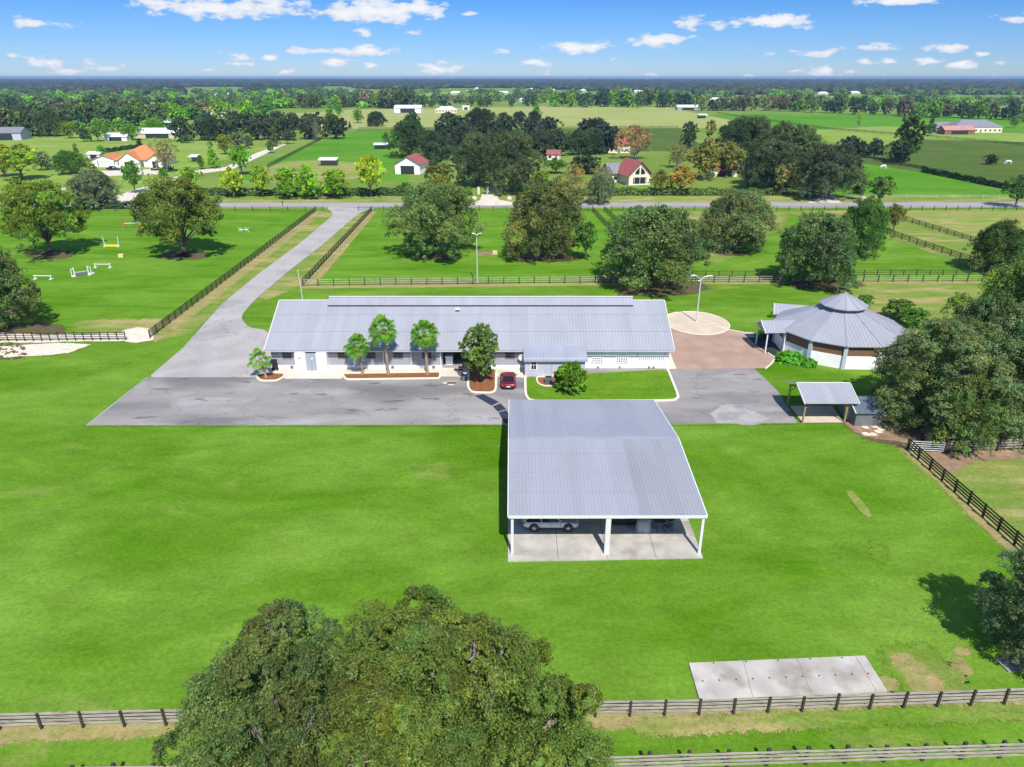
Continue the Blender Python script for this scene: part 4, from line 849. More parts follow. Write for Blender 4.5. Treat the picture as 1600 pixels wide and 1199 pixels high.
# ------------------------------------------------------------ cars (built facing +X, length along X)
def car(name, label, L_, W_, H_, paint, suv=False, detail=True):
    o = thing(name, label, 'car'); hw = W_/2; wr = .37 if suv else .33; gc = .22; belt = H_*.60; hood = H_*.585 if suv else H_*.60
    # body: cross sections along x
    st_ = [(-L_/2, .78, .45, belt*.80), (-L_/2+.08, .88, .32, belt*.97), (-L_/2+.45, .97, gc, belt*1.02), (-L_*.25, 1, gc, belt), (0, 1, gc, belt*.97), (L_*.18, 1, gc, hood*.98), (L_*.33, .98, gc, hood*.93), (L_/2-.3, .92, gc, hood*.83), (L_/2-.08, .84, .30, hood*.72), (L_/2, .70, .38, hood*.62)]
    prof = [(.0, 0), (.86, 0), (.98, .14), (1.0, .45), (.985, .72), (.93, .93), (.80, 1.0), (.45, 1.035), (0, 1.045)]
    m_ = MB(); vs = []; K = len(prof) * 2 - 2
    for (x, wf, z0, z1) in st_:
        ring = [(x, hw*wf*a, z0 + (z1-z0)*b) for a, b in prof] + [(x, -hw*wf*a, z0 + (z1-z0)*b) for a, b in prof[-2:0:-1]]; vs += ring
    fs = [(i*K+k, (i+1)*K+k, (i+1)*K+(k+1) % K, i*K+(k+1) % K) for i in range(len(st_)-1) for k in range(K)]
    fs += [tuple(range(K)), tuple(range((len(st_)-1)*K + K-1, (len(st_)-1)*K-1, -1))]
    m_.add(vs, fs); body = m_.build('body', paint, o, False, smooth=True); md = body.modifiers.new('sub', 'SUBSURF'); md.levels = 1; md.render_levels = 2
    # greenhouse
    xr0, xr1 = (-L_/2+.18, L_*.20) if suv else (-L_/2+.75, L_*.17); tr0, tr1 = (-L_/2+.62, L_*.02) if suv else (-L_/2+1.45, L_*.01)
    zb, zt = belt*.96, H_ - .05
    def ringp(x0, x1, w, z): return [(x0, -w*.92, z), (x0+.15*(x1-x0), -w, z), (x0+.7*(x1-x0), -w, z), (x1, -w*.80, z), (x1, w*.80, z), (x0+.7*(x1-x0), w, z), (x0+.15*(x1-x0), w, z), (x0, w*.92, z)]
    g0, g1 = ringp(xr0, xr1, hw*.93, zb), ringp(tr0, tr1, hw*.74, zt)
    m_ = MB(); m_.add(g0 + g1, [(i, (i+1) % 8, (i+1) % 8 + 8, i+8) for i in range(8)] + [tuple(range(8, 16))]); m_.build('glass', M['carglass'], o, False)
    g2, g3 = ringp(tr0-.02, tr1+.03, hw*.76, zt-.02), ringp(tr0+.1, tr1-.08, hw*.66, zt+.05)
    m_ = MB(); m_.add(g2+g3, [(i, (i+1) % 8, (i+1) % 8+8, i+8) for i in range(8)] + [tuple(range(8, 16)), tuple(range(7, -1, -1))]); m_.build('roof', paint, o, False)
    m_ = MB()
    for s in (-1, 1):
        for t in (0., .45, 1.):
            b = xr0 + .03 + (xr1-xr0-.06)*t; c = tr0 + .03 + (tr1-tr0-.06)*t; wb, wt = (hw*.93, hw*.745) if t == .45 else (hw*.83, hw*.68)
            m_.bar((b, s*wb*1.005, zb), (c, s*wt*1.01, zt), .07 if t == .45 else .10, .05)
    m_.build('pillars', paint, o, False)
    wx = (-L_*.295, L_*.305)
    for x in wx:
        for s in (-1, 1):
            m_ = MB(); m_.tube([(x, s*(hw-.20), wr+.03), (x, s*(hw+.004), wr+.03)], wr+.075, 20); m_.build('wheel_arch', M['plastic'], o, False)
            m_ = MB(); m_.tube([(x, s*(hw-.22), wr), (x, s*(hw+.03), wr)], wr, 22); w = m_.build('wheel', M['rubber'], o, False)
            m_ = MB(); m_.tube([(x, s*(hw+.031), wr), (x, s*(hw+.036), wr)], wr*.68, 18, mi=1); m_.tube([(x, s*(hw+.036), wr), (x, s*(hw+.055), wr)], wr*.16, 8)
            for k in range(5):
                a = 2*math.pi*k/5 + .3; c, d = math.cos(a), math.sin(a); n_ = Vector((-d, 0, c))*.035; r0, r1 = wr*.1, wr*.70
                p0 = Vector((x+c*r0, s*(hw+.048), wr+d*r0)); p1 = Vector((x+c*r1, s*(hw+.048), wr+d*r1)); m_.add([p0-n_*1.3, p1-n_*.8, p1+n_*.8, p0+n_*1.3], [(0, 1, 2, 3)])
            m_.build('rim', [M['rim'], M['dark']], w, False)
    for s in (-1, 1):
        m_ = MB(); m_.ball((L_/2-.25, s*hw*.68, hood*.66), 1, 10, 6, (.24, .17, .09)); m_.build('headlight', M['headlight'], o, False)
        m_ = MB(); m_.ball((-L_/2+.13, s*hw*.70, belt*.78), 1, 10, 6, (.13, .24, .11)); m_.build('tail_light', M['taillight'], o, False)
        m_ = MB(); m_.ball((xr1-.35, s*(hw+.08), belt+.10), 1, 8, 6, (.10, .12, .08)); m_.build('mirror', paint, o, False)
        m_ = MB()
        for x in (-L_*.19, -L_*.0, L_*.17): m_.box(x, s*(hw*.985), belt*.55, .02, .06, belt*.62)
        m_.box(0, s*(hw*.995), gc+.1, L_*.42, .06, .12); m_.build('door_seams', M['plastic'], o, False)
    m_ = MB(); m_.box(-L_/2+.005, 0, belt*.62, .04, .5, .14); m_.build('number_plate', M['plate'], o, False)
    m_ = MB(); m_.box(-L_/2+.05, 0, .40, .1, W_*.72, .16); m_.box(L_/2-.06, 0, .48, .12, W_*.5, .2); m_.build('bumper_grille', M['plastic'], o, False)
    return o
suv = car('suv', 'silver sport utility vehicle parked under the left bay of the large carport', 5.0, 2.05, 1.68, M['silver'], True); suv['category'] = 'car'
pa, pb = P(829, 831, .15), P(890, 829, .15); suv.location = ((pa.x+pb.x)/2 + .05, pa.y + .95, .15)
red = car('sedan', 'dark red car parked nose-in beside the mulched magnolia bed', 4.9, 1.95, 1.42, M['redpaint']); p = P(794, 612); red.location = (p.x, p.y + 2.5, .07); red.rotation_euler = (0, 0, R(91))
for x, y, lab, rz in ((178, 267, 'black car left of the orange tiled house entrance', 8), (247, 267, 'black car parked at the right end of the orange tiled house', 20), (261, 266, 'dark car half hidden by the tree right of the orange tiled house', 170), (78, 262, 'dark covered vehicle on the grass left of the orange tiled house', 10)):
    c_ = car('sedan', lab, 5, 1.95, 1.55, M['blackpaint']); p = P(x, y); c_.location = (p.x, p.y, .1); c_.rotation_euler = (0, 0, R(rz)); c_.scale = (1.15,) * 3

# ------------------------------------------------------------ things under the right bay of the carport
FZ = .152
def table_box(x, y, w, d, h, label):
    o = thing('work_table', label, 'table', (x, y, FZ)); m_ = MB(); m_.box(0, 0, h, w, d, .08); m_.build('table_top', M['trim'], o, False)
    for sx in (-1, 1): 
        for sy in (-1, 1): m_ = MB(); m_.box(sx*(w/2-.08), sy*(d/2-.08), h/2-.02, .07, .07, h-.04); m_.build('leg', M['plastic'], o, False)
    m_ = MB(); m_.box(0, -.02, h*.45, w-.2, d-.2, .5); m_.build('shelf_box', M['plastic'], o, False); return o
pa = P(836+129, 815, .9); table_box(P(967, 822, .15).x, P(967, 822, .15).y + .3, 1.6, .9, .85, 'white topped work table with dark boxes underneath, nearer the carport centre post')
p = P(983, 822, .15); table_box(p.x + .35, p.y + .3, 1.25, .9, .85, 'shorter white topped work table next to the black folding stand')
p = P(997, 827, .15); o = thing('folding_stand', 'black cross-legged folding stand between white table and grey tarp', 'stand', (p.x - .15, p.y, FZ)); 
for j, y in enumerate((0, .6)):
    for x in (-.35, .35):
        m_ = MB(); m_.tube([(x-.3, y, 0), (x+.3, y, .95)], .02, 6); m_.tube([(x+.3, y, 0), (x-.3, y, .95)], .02, 6); m_.build('cross_leg', M['plastic'], o, False)
m_ = MB(); m_.box(0, .3, .97, 1.4, .75, .04); m_.build('stand_top', M['plastic'], o, False)
p = P(1004, 831, .15); o = thing('covered_grill', 'grill under a draped grey tarp cover', 'grill', (p.x + .1, p.y + .25, FZ))
m_ = MB(); prof = [(0.0, 1.15), (.35, 1.12), (.55, .95), (.58, .5), (.66, .1), (.72, 0)]; n = 22; vs = []; fs = []
for j, (r, z) in enumerate(prof):
    for k in range(n): a = 2*math.pi*k/n; rr_ = r*(1 + (.09*math.sin(5*a+1) + .05*math.sin(11*a))*(j/5)); vs.append((rr_*1.15*math.cos(a), rr_*.8*math.sin(a), z))
for j in range(len(prof)-1):
    for k in range(n): fs.append((j*n+k, (j+1)*n+k, (j+1)*n+(k+1) % n, j*n+(k+1) % n))
m_.add(vs, fs); m_.build('cover', M['tarp'], o, False, smooth=True)
m_ = MB(); m_.tube([(-.5, 0, .0), (-.5, 0, .06)], .06, 8); m_.tube([(.5, 0, .0), (.5, 0, .06)], .06, 8); m_.build('castors', M['plastic'], o, False)
p = P(1030, 824, .15); o = thing('patio_table', 'black round patio table between metal chairs under the carport', 'table', (p.x, p.y + .2, FZ))
m_ = MB(); m_.tube([(0, 0, .70), (0, 0, .74)], .62, 20); m_.build('table_top', M['plastic'], o, False)
for k in range(4):
    a = R(45+90*k); m_ = MB(); m_.tube([(.45*math.cos(a), .45*math.sin(a), 0), (.35*math.cos(a), .35*math.sin(a), .7)], .02, 6); m_.build('leg', M['plastic'], o, False)
def chair(x, y, rz, label):
    o = thing('metal_chair', label, 'chair', (x, y, FZ), rz, 'black metal patio chairs')
    m_ = MB(); m_.box(0, 0, .44, .5, .5, .04); m_.build('seat', M['plastic'], o, False)
    m_ = MB(); m_.slab([(-.25, .25, .5), (.25, .25, .5), (.25, .36, 1.0), (-.25, .36, 1.0)], .03); m_.build('backrest', M['plastic'], o, False)
    for sx in (-1, 1):
        m_ = MB(); m_.tube([(sx*.27, -.28, 0), (sx*.27, -.24, .64), (sx*.27, .28, .66), (sx*.27, .34, 0)], .018, 6); m_.build('side_frame', M['plastic'], o, False)
        m_ = MB(); m_.tube([(sx*.27, -.28, .02), (sx*.27, .34, .02)], .018, 6); m_.build('runner', M['plastic'], o, False)
tp = Vector((p.x, p.y + .2))
for dx, dy, rz, lab in ((-.55, -.75, 170, 'front left black metal chair with its back to the carport edge'), (.65, -.7, 200, 'front right black metal chair nearest the carport edge'), (-.95, .35, 80, 'black metal chair left of the patio table next to the tarp'), (1.05, .35, -80, 'black metal chair at the right of the patio table')):
    chair(tp.x+dx, tp.y+dy, R(rz), lab)
p = P(962, 870); 
# dark bins by the magnolia bed
for x, y, lab in ((720, 588, 'dark round bin left of the magnolia bed, nearer the passage'), (724, 596, 'dark round bin against the left kerb of the magnolia bed')):
    p = P(x, y); o = thing('bin', lab, 'bin', p); m_ = MB(); m_.tube([(0, 0, 0), (0, 0, .8)], [.28, .34], 12); m_.build('body', M['steelgrey'], o, False); m_ = MB(); m_.tube([(0, 0, .8), (0, 0, .9)], [.37, .3], 12); m_.build('lid', M['plastic'], o, False)
p = P(427, 584); o = thing('cart', 'dark flatbed cart standing upright behind the small palm', 'cart', (p.x, p.y + 1, 0)); m_ = MB(); m_.box(0, 0, .9, .7, .15, 1.5); m_.build('bed', M['plastic'], o, False)
for s in (-1, 1): m_ = MB(); m_.tube([(s*.3, -.15, .25), (s*.42, -.15, .25)], .25, 12); m_.build('wheel', M['rubber'], o, False)
# drain grate
p = P(705.5, 600); o = thing('drain', 'rusty storm drain grate set in the asphalt near the stable passage', 'drain', p)
m_ = MB(); m_.box(0, 0, .09, 1.15, .75, .06); m_.build('grate', M['rusty'], o, False); m_ = MB(); m_.box(-.85, 0, .09, .5, .45, .04); m_.box(0, -.55, .09, .8, .25, .04); m_.box(0, .5, .09, 1.3, .15, .04); m_.build('surround', M['conc'], o, False)
m_ = MB(); [m_.box(x, 0, .118, .04, .7, .01) for x in (-.4, -.2, 0, .2, .4)]; m_.build('bars', M['dark'], o, False)

# ------------------------------------------------------------ jumps
def jump(x, y, L_, h, rz, label, polem, standm, wings=False, name='horse_jump'):
    p = P(x, y); o = thing(name, label, 'horse jump', p, R(rz))
    for s in (-1, 1):
        m_ = MB(); hh = h*2.2 if wings else h
        if wings: m_.box(s*L_/2, 0, hh/2, .18, .14, hh); m_.box(s*(L_/2+.5), 0, hh*.42, .14, .12, hh*.84); m_.bar((s*L_/2, 0, hh-.08), (s*(L_/2+.5), 0, hh*.84), .12, .12); m_.box(s*(L_/2+.25), 0, .25, .6, .12, .12); m_.box(s*(L_/2+.25), 0, .05, .7, .9, .1)
        else: m_.box(s*L_/2, 0, h/2, .2, .16, h); m_.box(s*L_/2, 0, .06, .5, .9, .12); m_.box(s*L_/2, 0, h, .45, .3, .14)
        m_.build('jump_stand', standm, o, False)
    m_ = MB(); m_.tube([(-L_/2, 0, h*.92), (L_/2, 0, h*.92)], .09, 8); m_.build('pole', polem, o, False); return o
jump(68, 437, 3.2, .75, -2, 'low white jump on the left lawn nearest the left edge', M['trim'], M['trim'])
jump(161, 419, 3.1, .8, 0, 'low white jump beyond the winged jump in the left paddock', M['trim'], M['trim'])
o = jump(128, 431, 2.5, .8, 40, 'white winged jump with dark panel in the middle of left paddock', M['tarp'], M['trim'], True)
m_ = MB(); m_.box(0, 0, .4, 2.3, .1, .6); m_.build('panel', M['steelgrey'], o, False)
for x, y, l in ((140, 431, 'small white block on the grass beside the winged jump'), (146, 428, 'smaller white block right of the winged jump, farther away')):
    p = P(x, y); m_ = MB(); m_.prism([(p.x-.3, p.y-.15), (p.x+.3, p.y-.18), (p.x+.26, p.y+.15), (p.x-.28, p.y+.17)], 0, .22); m_.bar((p.x-.2, p.y, .23), (p.x+.2, p.y, .23), .08, .05); tag(m_.build('block', M['trim']), l, 'block')
o = jump(175, 386, 3.2, .35, 0, 'jump with tall white uprights and bright yellow base box', M['yellow'], M['trim'])
m_ = MB(); m_.box(0, 0, .25, 2.8, .5, .4); m_.build('base_box', M['yellow'], o, False)
m_ = MB()
for s in (-1, 1): m_.bar((s*1.6, 0, 0), (s*1.75, 0, 2.4), .12, .12)
m_.build('upright', M['trim'], o, False)
o = jump(208, 356, 4.2, 1.2, 8, 'red and white jump beside the second large paddock oak', M['trim'], M['jump_red'], True)
for x, y, l in ((190, 403, 'pale cream straw bale lying in the left paddock'), (773, 398, 'pale cream bale beside the dirt patch between two oaks')):
    p = P(x, y); o = thing('bale', l, 'bale', p, R(10)); m_ = MB(); m_.box(0, 0, .4, 1.1, .9, .78); b = m_.build('straw', M['hay_bale'], o, False); bv = b.modifiers.new('b', 'BEVEL'); bv.width = .08; bv.segments = 2
    m_ = MB(); [m_.box(x_, 0, .4, .03, .92, .80) for x_ in (-.25, .25)]; m_.build('twine', M['wood_tan'], o, False)
p = P(381, 363); o = thing('jump_cross', 'white crossed-pole jump near the driveway fence', 'horse jump', p)
for x in (-.9, .9):
    m_ = MB(); m_.tube([(x-.5, 0, 0), (x+.5, 0, 1.1)], .07, 6); m_.tube([(x+.5, 0, 0), (x-.5, 0, 1.1)], .07, 6); m_.build('cross', M['trim'], o, False)
m_ = MB(); m_.tube([(-.9, 0, .6), (.9, 0, .55)], .09, 6); m_.build('pole', M['trim'], o, False)
# roadside bits
for x, y, l in ((741, 313.5, 'small white boulder left of the entrance drive across the road'), (796, 313.5, 'small white boulder right of the entrance drive across the road'), (1349, 314, 'pale boulder on the verge near the right small oak')):
    p = P(x, y); m_ = MB(); m_.ball((p.x, p.y, .5), 1, 9, 6, (.8, .6, .75)); m_.ball((p.x+.4, p.y+.2, .4), 1, 7, 5, (.5, .5, .55)); tag(m_.build('boulder', M['conc']), l, 'boulder')
p = P(442, 323.5); o = thing('mailbox', 'black mailbox on a post across the road left of the driveway', 'mailbox', p)
m_ = MB(); m_.box(0, 0, .6, .12, .12, 1.2); m_.build('post', M['wood_dark'], o, False); m_ = MB(); m_.box(0, 0, 1.3, .3, .6, .3); m_.build('box', M['plastic'], o, False)
pa, pb = P(775, 304), P(782, 304); o = thing('entrance_gate', 'dark wooden entrance gate under the big oaks across the road', 'gate', P(760, 304))
m_ = MB(); a, b = P(766, 303), P(788, 303); 
for z in (.4, .9, 1.4, 1.9): m_.bar((a.x, a.y, z), (b.x, b.y, z), .1, .14)
for x in (a.x, (a.x+b.x)/2, b.x): m_.box(x, a.y, 1.1, .2, .2, 2.2)
m_.build('gate_leaf', M['steelgrey'], o); m_ = MB()
for x_ in (748, 762): q = P(x_, 304); m_.box(q.x, q.y, 1.1, .7, .7, 2.2); m_.box(q.x, q.y, 2.25, .95, .95, .15)
m_.build('pillar', M['cream_wall'], o)

# ------------------------------------------------------------ far houses
def house(name, label, x, y, wm, dm, hw, hr, roofm, wallm, rz=0, hip=False, eave=.5, cat='house', front='win', ext=None, ridge_x=True, group=None):
    """wall box with a gable or hip roof, door and windows in its front; (x, y) photo point of the front foot"""
    p = P(x, y); o = thing(name, label, cat, p, R(rz), group)
    m_ = MB(); m_.prism([(-wm/2, 0), (wm/2, 0), (wm/2, dm), (-wm/2, dm)], 0, hw)
    if not hip:
        if ridge_x:
            for s in (-1, 1): m_.add([(s*wm/2, 0, hw), (s*wm/2, dm, hw), (s*wm/2, dm/2, hr-.1)], [(0, 1, 2)])
        else:
            for yy in (.001, dm-.001): m_.add([(-wm/2, yy, hw), (wm/2, yy, hw), (0, yy, hr-.1)], [(0, 1, 2)])
    m_.build('wall', wallm, o, False)
    e = eave; rf = MB(); zl = hw - e*.25
    if hip:
        k = min(dm/2, wm/2)*.95
        A, B, Cq, D = (-wm/2-e, -e, zl), (wm/2+e, -e, zl), (wm/2+e, dm+e, zl), (-wm/2-e, dm+e, zl); E_, F = (-wm/2+k, dm/2, hr), (wm/2-k, dm/2, hr)
        rf.add([A, B, Cq, D, E_, F], [(0, 1, 5, 4), (2, 3, 4, 5)], 0, 1.0); rf.add([A, B, Cq, D, E_, F], [(1, 2, 5), (3, 0, 4), (3, 2, 1, 0)], 0, .96)
    elif ridge_x:
        ribroof(rf, (-wm/2-e, -e, zl), (wm/2+e, -e, zl), (wm/2+e, dm/2, hr), (-wm/2-e, dm/2, hr), 1.2, .03, .12, 3, .15)
        ribroof(rf, (wm/2+e, dm+e, zl), (-wm/2-e, dm+e, zl), (-wm/2-e, dm/2, hr), (wm/2+e, dm/2, hr), 1.2, .03, .12, 3, .15)
    else:
        ribroof(rf, (-wm/2-e, dm+e, zl), (-wm/2-e, -e, zl), (0, -e, hr), (0, dm+e, hr), 1.2, .03, .12, 3, .15)
        ribroof(rf, (wm/2+e, -e, zl), (wm/2+e, dm+e, zl), (0, dm+e, hr), (0, -e, hr), 1.2, .03, .12, 3, .15)
    rf.build('roof', roofm, o, False)
    if front == 'win':
        n = max(2, int(wm/3.2))
        for i in range(n):
            cx = -wm/2 + (i+.5)*wm/n
            if i == n//2: m_ = MB(); m_.box(cx, -.04, 1.1, 1.1, .1, 2.2); m_.build('door', M['frame'], o, False)
            else: m_ = MB(); m_.box(cx, -.03, 1.55, 1.3, .1, 1.2); m_.build('window', M['glass'], o, False)
    elif front == 'open':
        m_ = MB(); m_.box(0, -.03, hw*.42, wm*.55, .1, hw*.84); m_.build('opening', M['dark'], o, False)
    return o
def shelter(label, x, y, wm, dm, h, roofm, rz=0, name='run_in_shed', group=None):
    p = P(x, y); o = thing(name, label, 'shed', p, R(rz), group)
    m_ = MB(); m_.slab([(-wm/2, -.4, h*.88), (wm/2, -.4, h*.88), (wm/2, dm+.4, h*1.12), (-wm/2, dm+.4, h*1.12)], .18); m_.build('roof', roofm, o, False)
    n = 4
    for i in range(n):
        for yy in (0, dm): m_ = MB(); m_.box(-wm/2+.2+(wm-.4)*i/(n-1), yy, h*.42, .12, .12, h*.84); m_.build('post', M['post_dark'], o, False)
    m_ = MB(); m_.box(0, dm-.1, h*.4, wm-.5, .08, h*.7); m_.build('back_wall', M['wood_grey'], o, False); return o
# orange tiled house: main block, left wing, front gables
h_ = house('tiled_house', 'white house with bright orange tiled hip roof and front gable left of centre', 218, 262, 20, 19, 3.4, 8.6, M['tile_orange'], M['white'], 6, hip=True, eave=.8)
def wing(par, x, y, w, d, hw, hr, gable=True):
    m_ = MB(); m_.prism([(x-w/2, y), (x+w/2, y), (x+w/2, y+d), (x-w/2, y+d)], 0, hw)
    if gable: m_.add([(x-w/2, y-.001, hw), (x+w/2, y-.001, hw), (x, y-.001, hr-.15)], [(0, 1, 2)])
    m_.build('wing_wall', M['white'], par, False); rf = MB()
    rf.slab([(x-w/2-.5, y+d, hw-.1), (x-w/2-.5, y-.5, hw-.1), (x, y-.5, hr), (x, y+d, hr)], .15); rf.slab([(x+w/2+.5, y-.5, hw-.1), (x+w/2+.5, y+d, hw-.1), (x, y+d, hr), (x, y-.5, hr)], .15)
    rf.build('wing_roof', M['tile_orange'], par, False); m_ = MB(); m_.box(x, y-.04, 1.4, w*.45, .1, 2.4); m_.build('window', M['glass'], par, False)
wing(h_, -3.0, -3.0, 8.5, 11, 3.3, 6.6); wing(h_, -15.2, 1, 12, 13, 2.8, 5.2); wing(h_, 7.5, -1.5, 5.5, 8, 3.4, 5.4)
m_ = MB(); m_.box(-15, .9, 1.3, 5, .12, 2.4); m_.build('garage_door', M['trim'], h_, False)
house('white_barn', 'low white shed roof beyond the orange tiled house, left side', 147, 250, 6, 5, 2.6, 3.6, M['white_roof'], M['white'], 0, front='open', cat='shed')
# white building with red roof, 637,273
h_ = house('red_roof_barn', 'small white barn with mottled red roof and dark doorway across the road', 637, 273, 10.5, 14, 4.0, 7.2, M['rust_roof'], M['white'], -8, front='open', ridge_x=False, cat='barn', eave=.7)
h_ = house('chapel_house', 'cream gable house with steep red roof and large gable window', 999, 290, 8.6, 13, 3.6, 8.6, M['red_roof'], M['cream_wall'], 14, front='none', ridge_x=False, eave=1.0)
m_ = MB()
for x0_, x1_ in ((-1.9, -.3), (.3, 1.9)): m_.add([(x0_, -.06, 3.9), (x1_, -.06, 3.9), (x1_, -.06, 6.5 if x0_ < 0 else 4.8), (x0_, -.06, 4.8 if x0_ < 0 else 6.5)], [(0, 1, 2, 3)])
m_.build('gable_window', M['glass'], h_, False); m_ = MB(); m_.box(0, -.06, 1.7, 5.2, .1, 2.2); m_.build('glass_doors', M['glass'], h_, False); m_ = MB()
for x_ in (-2.2, 0, 2.2): m_.box(x_, -.12, 1.7, .15, .06, 2.3)
m_.build('door_frames', M['trim'], h_, False)
house('side_house', 'grey shingled wing behind the steep red roof house', 974, 285, 10, 10, 3.4, 6.6, M['shingle'], M['cream_wall'], 14, front='win', eave=.8)
house('house', 'red roof glimpsed behind the brown bare tree', 967, 240, 12, 12, 4, 7.5, M['red_roof'], M['cream_wall'], 5)
house('house', 'small red roof among the dark central oaks', 864, 251, 6, 6, 2.8, 4.6, M['rust_roof'], M['cream_wall'], -10)
house('shed', 'dark red roofed shed under the orange brown trees at right', 1132, 277, 10, 7, 2.8, 4.6, M['red_roof'], M['cream_wall'], 0, cat='shed', front='open')
house('long_house', 'long white house with faded red roof above the dark wood', 329, 182, 32, 12, 4.5, 8.5, M['pink_roof'], M['white'], 0)
house('barn', 'wide white roofed barn with tan wall at the left end of the dark wood', 246, 217, 27, 12, 3.2, 6.2, M['white_roof'], M['tan_wall'], 2, front='open', cat='barn')
house('shed', 'small white roofed stable left of the wide white barn', 181, 221, 14, 7, 2.6, 4.6, M['white_roof'], M['white'], 0, front='open', cat='shed')
house('barn', 'grey roofed barn cut by the left edge of the view', 4, 220, 22, 16, 4.5, 7.5, M['shingle'], M['lilac'], 12, front='open', cat='barn')
house('shed', 'white shed glimpsed under trees above the wide white barn', 263, 198, 14, 8, 3, 5, M['white_roof'], M['white'], 0, front='open', cat='shed')
shelter('white roofed run-in shed on the dry patch beyond the road trees', 512, 260, 8.5, 4, 3.0, M['white_roof'], 0)
shelter('distant white roofed run-in shed in the dark green pasture', 595, 234, 8, 4, 2.8, M['white_roof'], 4)
shelter('tiny white canopy on the lawn right of the orange tiled house', 302, 254, 4.5, 4, 2.8, M['white_roof'], 0, 'gazebo')
shelter('pale run-in shed at the corner of the hay field', 533, 195, 10, 7, 3.5, M['pink_roof'], 10)
house('barn', 'long white metal barn on the hay field, left of two', 637, 177, 30, 16, 5, 8, M['white_roof'], M['white'], -2, front='open', cat='barn')
house('house', 'pale hip roofed house on the hay field, right of the long white barn', 697, 177, 24, 14, 3.2, 6.6, M['white_roof'], M['cream_wall'], 0, hip=True)
house('shed', 'tiny white shed right of the pale hip roofed house', 728, 172, 8, 6, 3, 4.5, M['white_roof'], M['white'], 0, front='open', cat='shed')
house('barn', 'small barn with white roof beyond the right end of the hay field', 1075, 173, 26, 10, 3.4, 6, M['white_roof'], M['grey'], 0, front='open', cat='barn')
shelter('small pale shed on the sandy corner right of the hay field', 1099, 186, 9, 7, 3.6, M['white_roof'], 0)
h_ = house('house', 'grey roofed cream house at the upper right', 1528, 208, 34, 18, 4, 8.5, M['shingle'], M['cream_wall'], 0, hip=True)
house('barn', 'pink roofed low barn in front of the grey roofed house at upper right', 1499, 211, 22, 9, 3, 5.6, M['pink_roof'], M['rusty'], 4, front='open', cat='barn')
house('shed', 'small grey roofed outbuilding left of the pink roofed barn', 1475, 205, 12, 9, 3.5, 6, M['shingle'], M['white'], 0, cat='shed')
fh = [(8,160,26,0),(30,170,18,0),(50,168,20,1),(52,162,14,0),(76,163,30,1),(104,163,24,0),(119,161,12,0),(150,163,14,1),(183,158,12,0),(300,163,16,0),(312,163,14,1),(348,152,34,0),(407,150,26,0),(470,149,18,1),(540,147,24,0),(600,147,16,0),(640,147,18,1),(672,146,20,0),(712,148,26,0),(735,147,20,1),(786,148,24,0),(823,160,26,0),(850,160,20,1),(860,144,22,0),(868,150,20,0),(905,150,22,1),(957,144,18,0),(972,146,30,0),(997,146,20,0),(1012,146,22,1),(1118,160,18,1),(1266,149,20,0),(1286,149,22,1),(1312,147,16,0),(1334,148,34,0),(1372,147,16,0),(1392,150,14,1),(832,142,16,0),(745,141,16,0),(618,141,18,0),(912,144,16,0),(1040,150,16,0)]
od = ['first','second','third','fourth','fifth','sixth','seventh','eighth','ninth','tenth','eleventh','twelfth','thirteenth','fourteenth','fifteenth','sixteenth','seventeenth','eighteenth','nineteenth','twentieth','twenty-first','twenty-second','twenty-third','twenty-fourth','twenty-fifth','twenty-sixth','twenty-seventh','twenty-eighth','twenty-ninth','thirtieth']
def ordn(i):
    if i < 30: return od[i]
    t = ['thirty', 'forty', 'fifty', 'sixty', 'seventy', 'eighty', 'ninety'][(i+1)//10 - 3]; u = (i+1) % 10
    return (t[:-1] + 'ieth') if u == 0 else t + '-' + od[u-1]
rr = random.Random(12)
for i, (x, y, w, k) in enumerate(sorted(fh)):
    house('far_house', ('tiny white metal-roofed house' if k == 0 else 'tiny cream house with pale roof') + ' near the horizon, %s from the left' % ordn(i), x, y, w*1.0, 11, 3.6, 6.6, M['white_roof'] if (k == 0 or i % 3) else M['shingle'], M['farwhite'] if k == 0 else M['cream_wall'], rr.uniform(-12, 12), hip=bool(i % 2), group='small pale houses before the horizon woods')

# ------------------------------------------------------------ horses grazing (few pixels each)
def horse(x, y, rz, label, cm):
    p = P(x, y); o = thing('horse', label, 'horse', p, R(rz))
    me = bpy.data.meshes.new('body'); V = [(-.1,0,1.25),(.35,0,1.22),(.75,0,1.3),(-.6,0,1.28),(-.95,0,1.15),(1.05,0,1.0),(1.3,0,.6),(1.42,0,.3),(1.35,0,.12),(-1.15,0,.75)]; E = [(0,1),(1,2),(0,3),(3,4),(2,5),(5,6),(6,7),(7,8),(4,9)]; Rr = [.34,.32,.28,.34,.16,.17,.14,.13,.07,.06]
    for sx, kx in ((.6, .05), (-.7, -.12)):
        for sy in (-.17, .17):
            b = len(V); V += [(sx, sy, 1.0), (sx+kx, sy, .55), (sx, sy, .1), (sx+.06, sy, .02)]; E += [(1 if sx > 0 else 3, b), (b, b+1), (b+1, b+2), (b+2, b+3)]; Rr += [.15, .08, .05, .06]
    me.from_pydata(V, E, []); b = bpy.data.objects.new('body', me); C.objects.link(b); b.parent = o; me.materials.append(cm)
    sk = b.modifiers.new('skin', 'SKIN'); sv = me.skin_vertices[0].data
    for i, r in enumerate(Rr): sv[i].radius = (r, r)
    sv[0].use_root = True; s2 = b.modifiers.new('sub', 'SUBSURF'); s2.levels = 1; s2.render_levels = 1
    m_ = MB(); m_.bar((1.0, 0, 1.32), (1.28, 0, .8), .05, .12); m_.build('mane', M['horse_dark'], o, False); o.scale = (1.3,)*3; return o
horse(1379, 265.5, 10, 'white horse grazing in the green field beyond the road at right', M['horse_white'])
horse(1575, 258, 170, 'white horse grazing in the marshy pasture at the right edge', M['horse_white'])
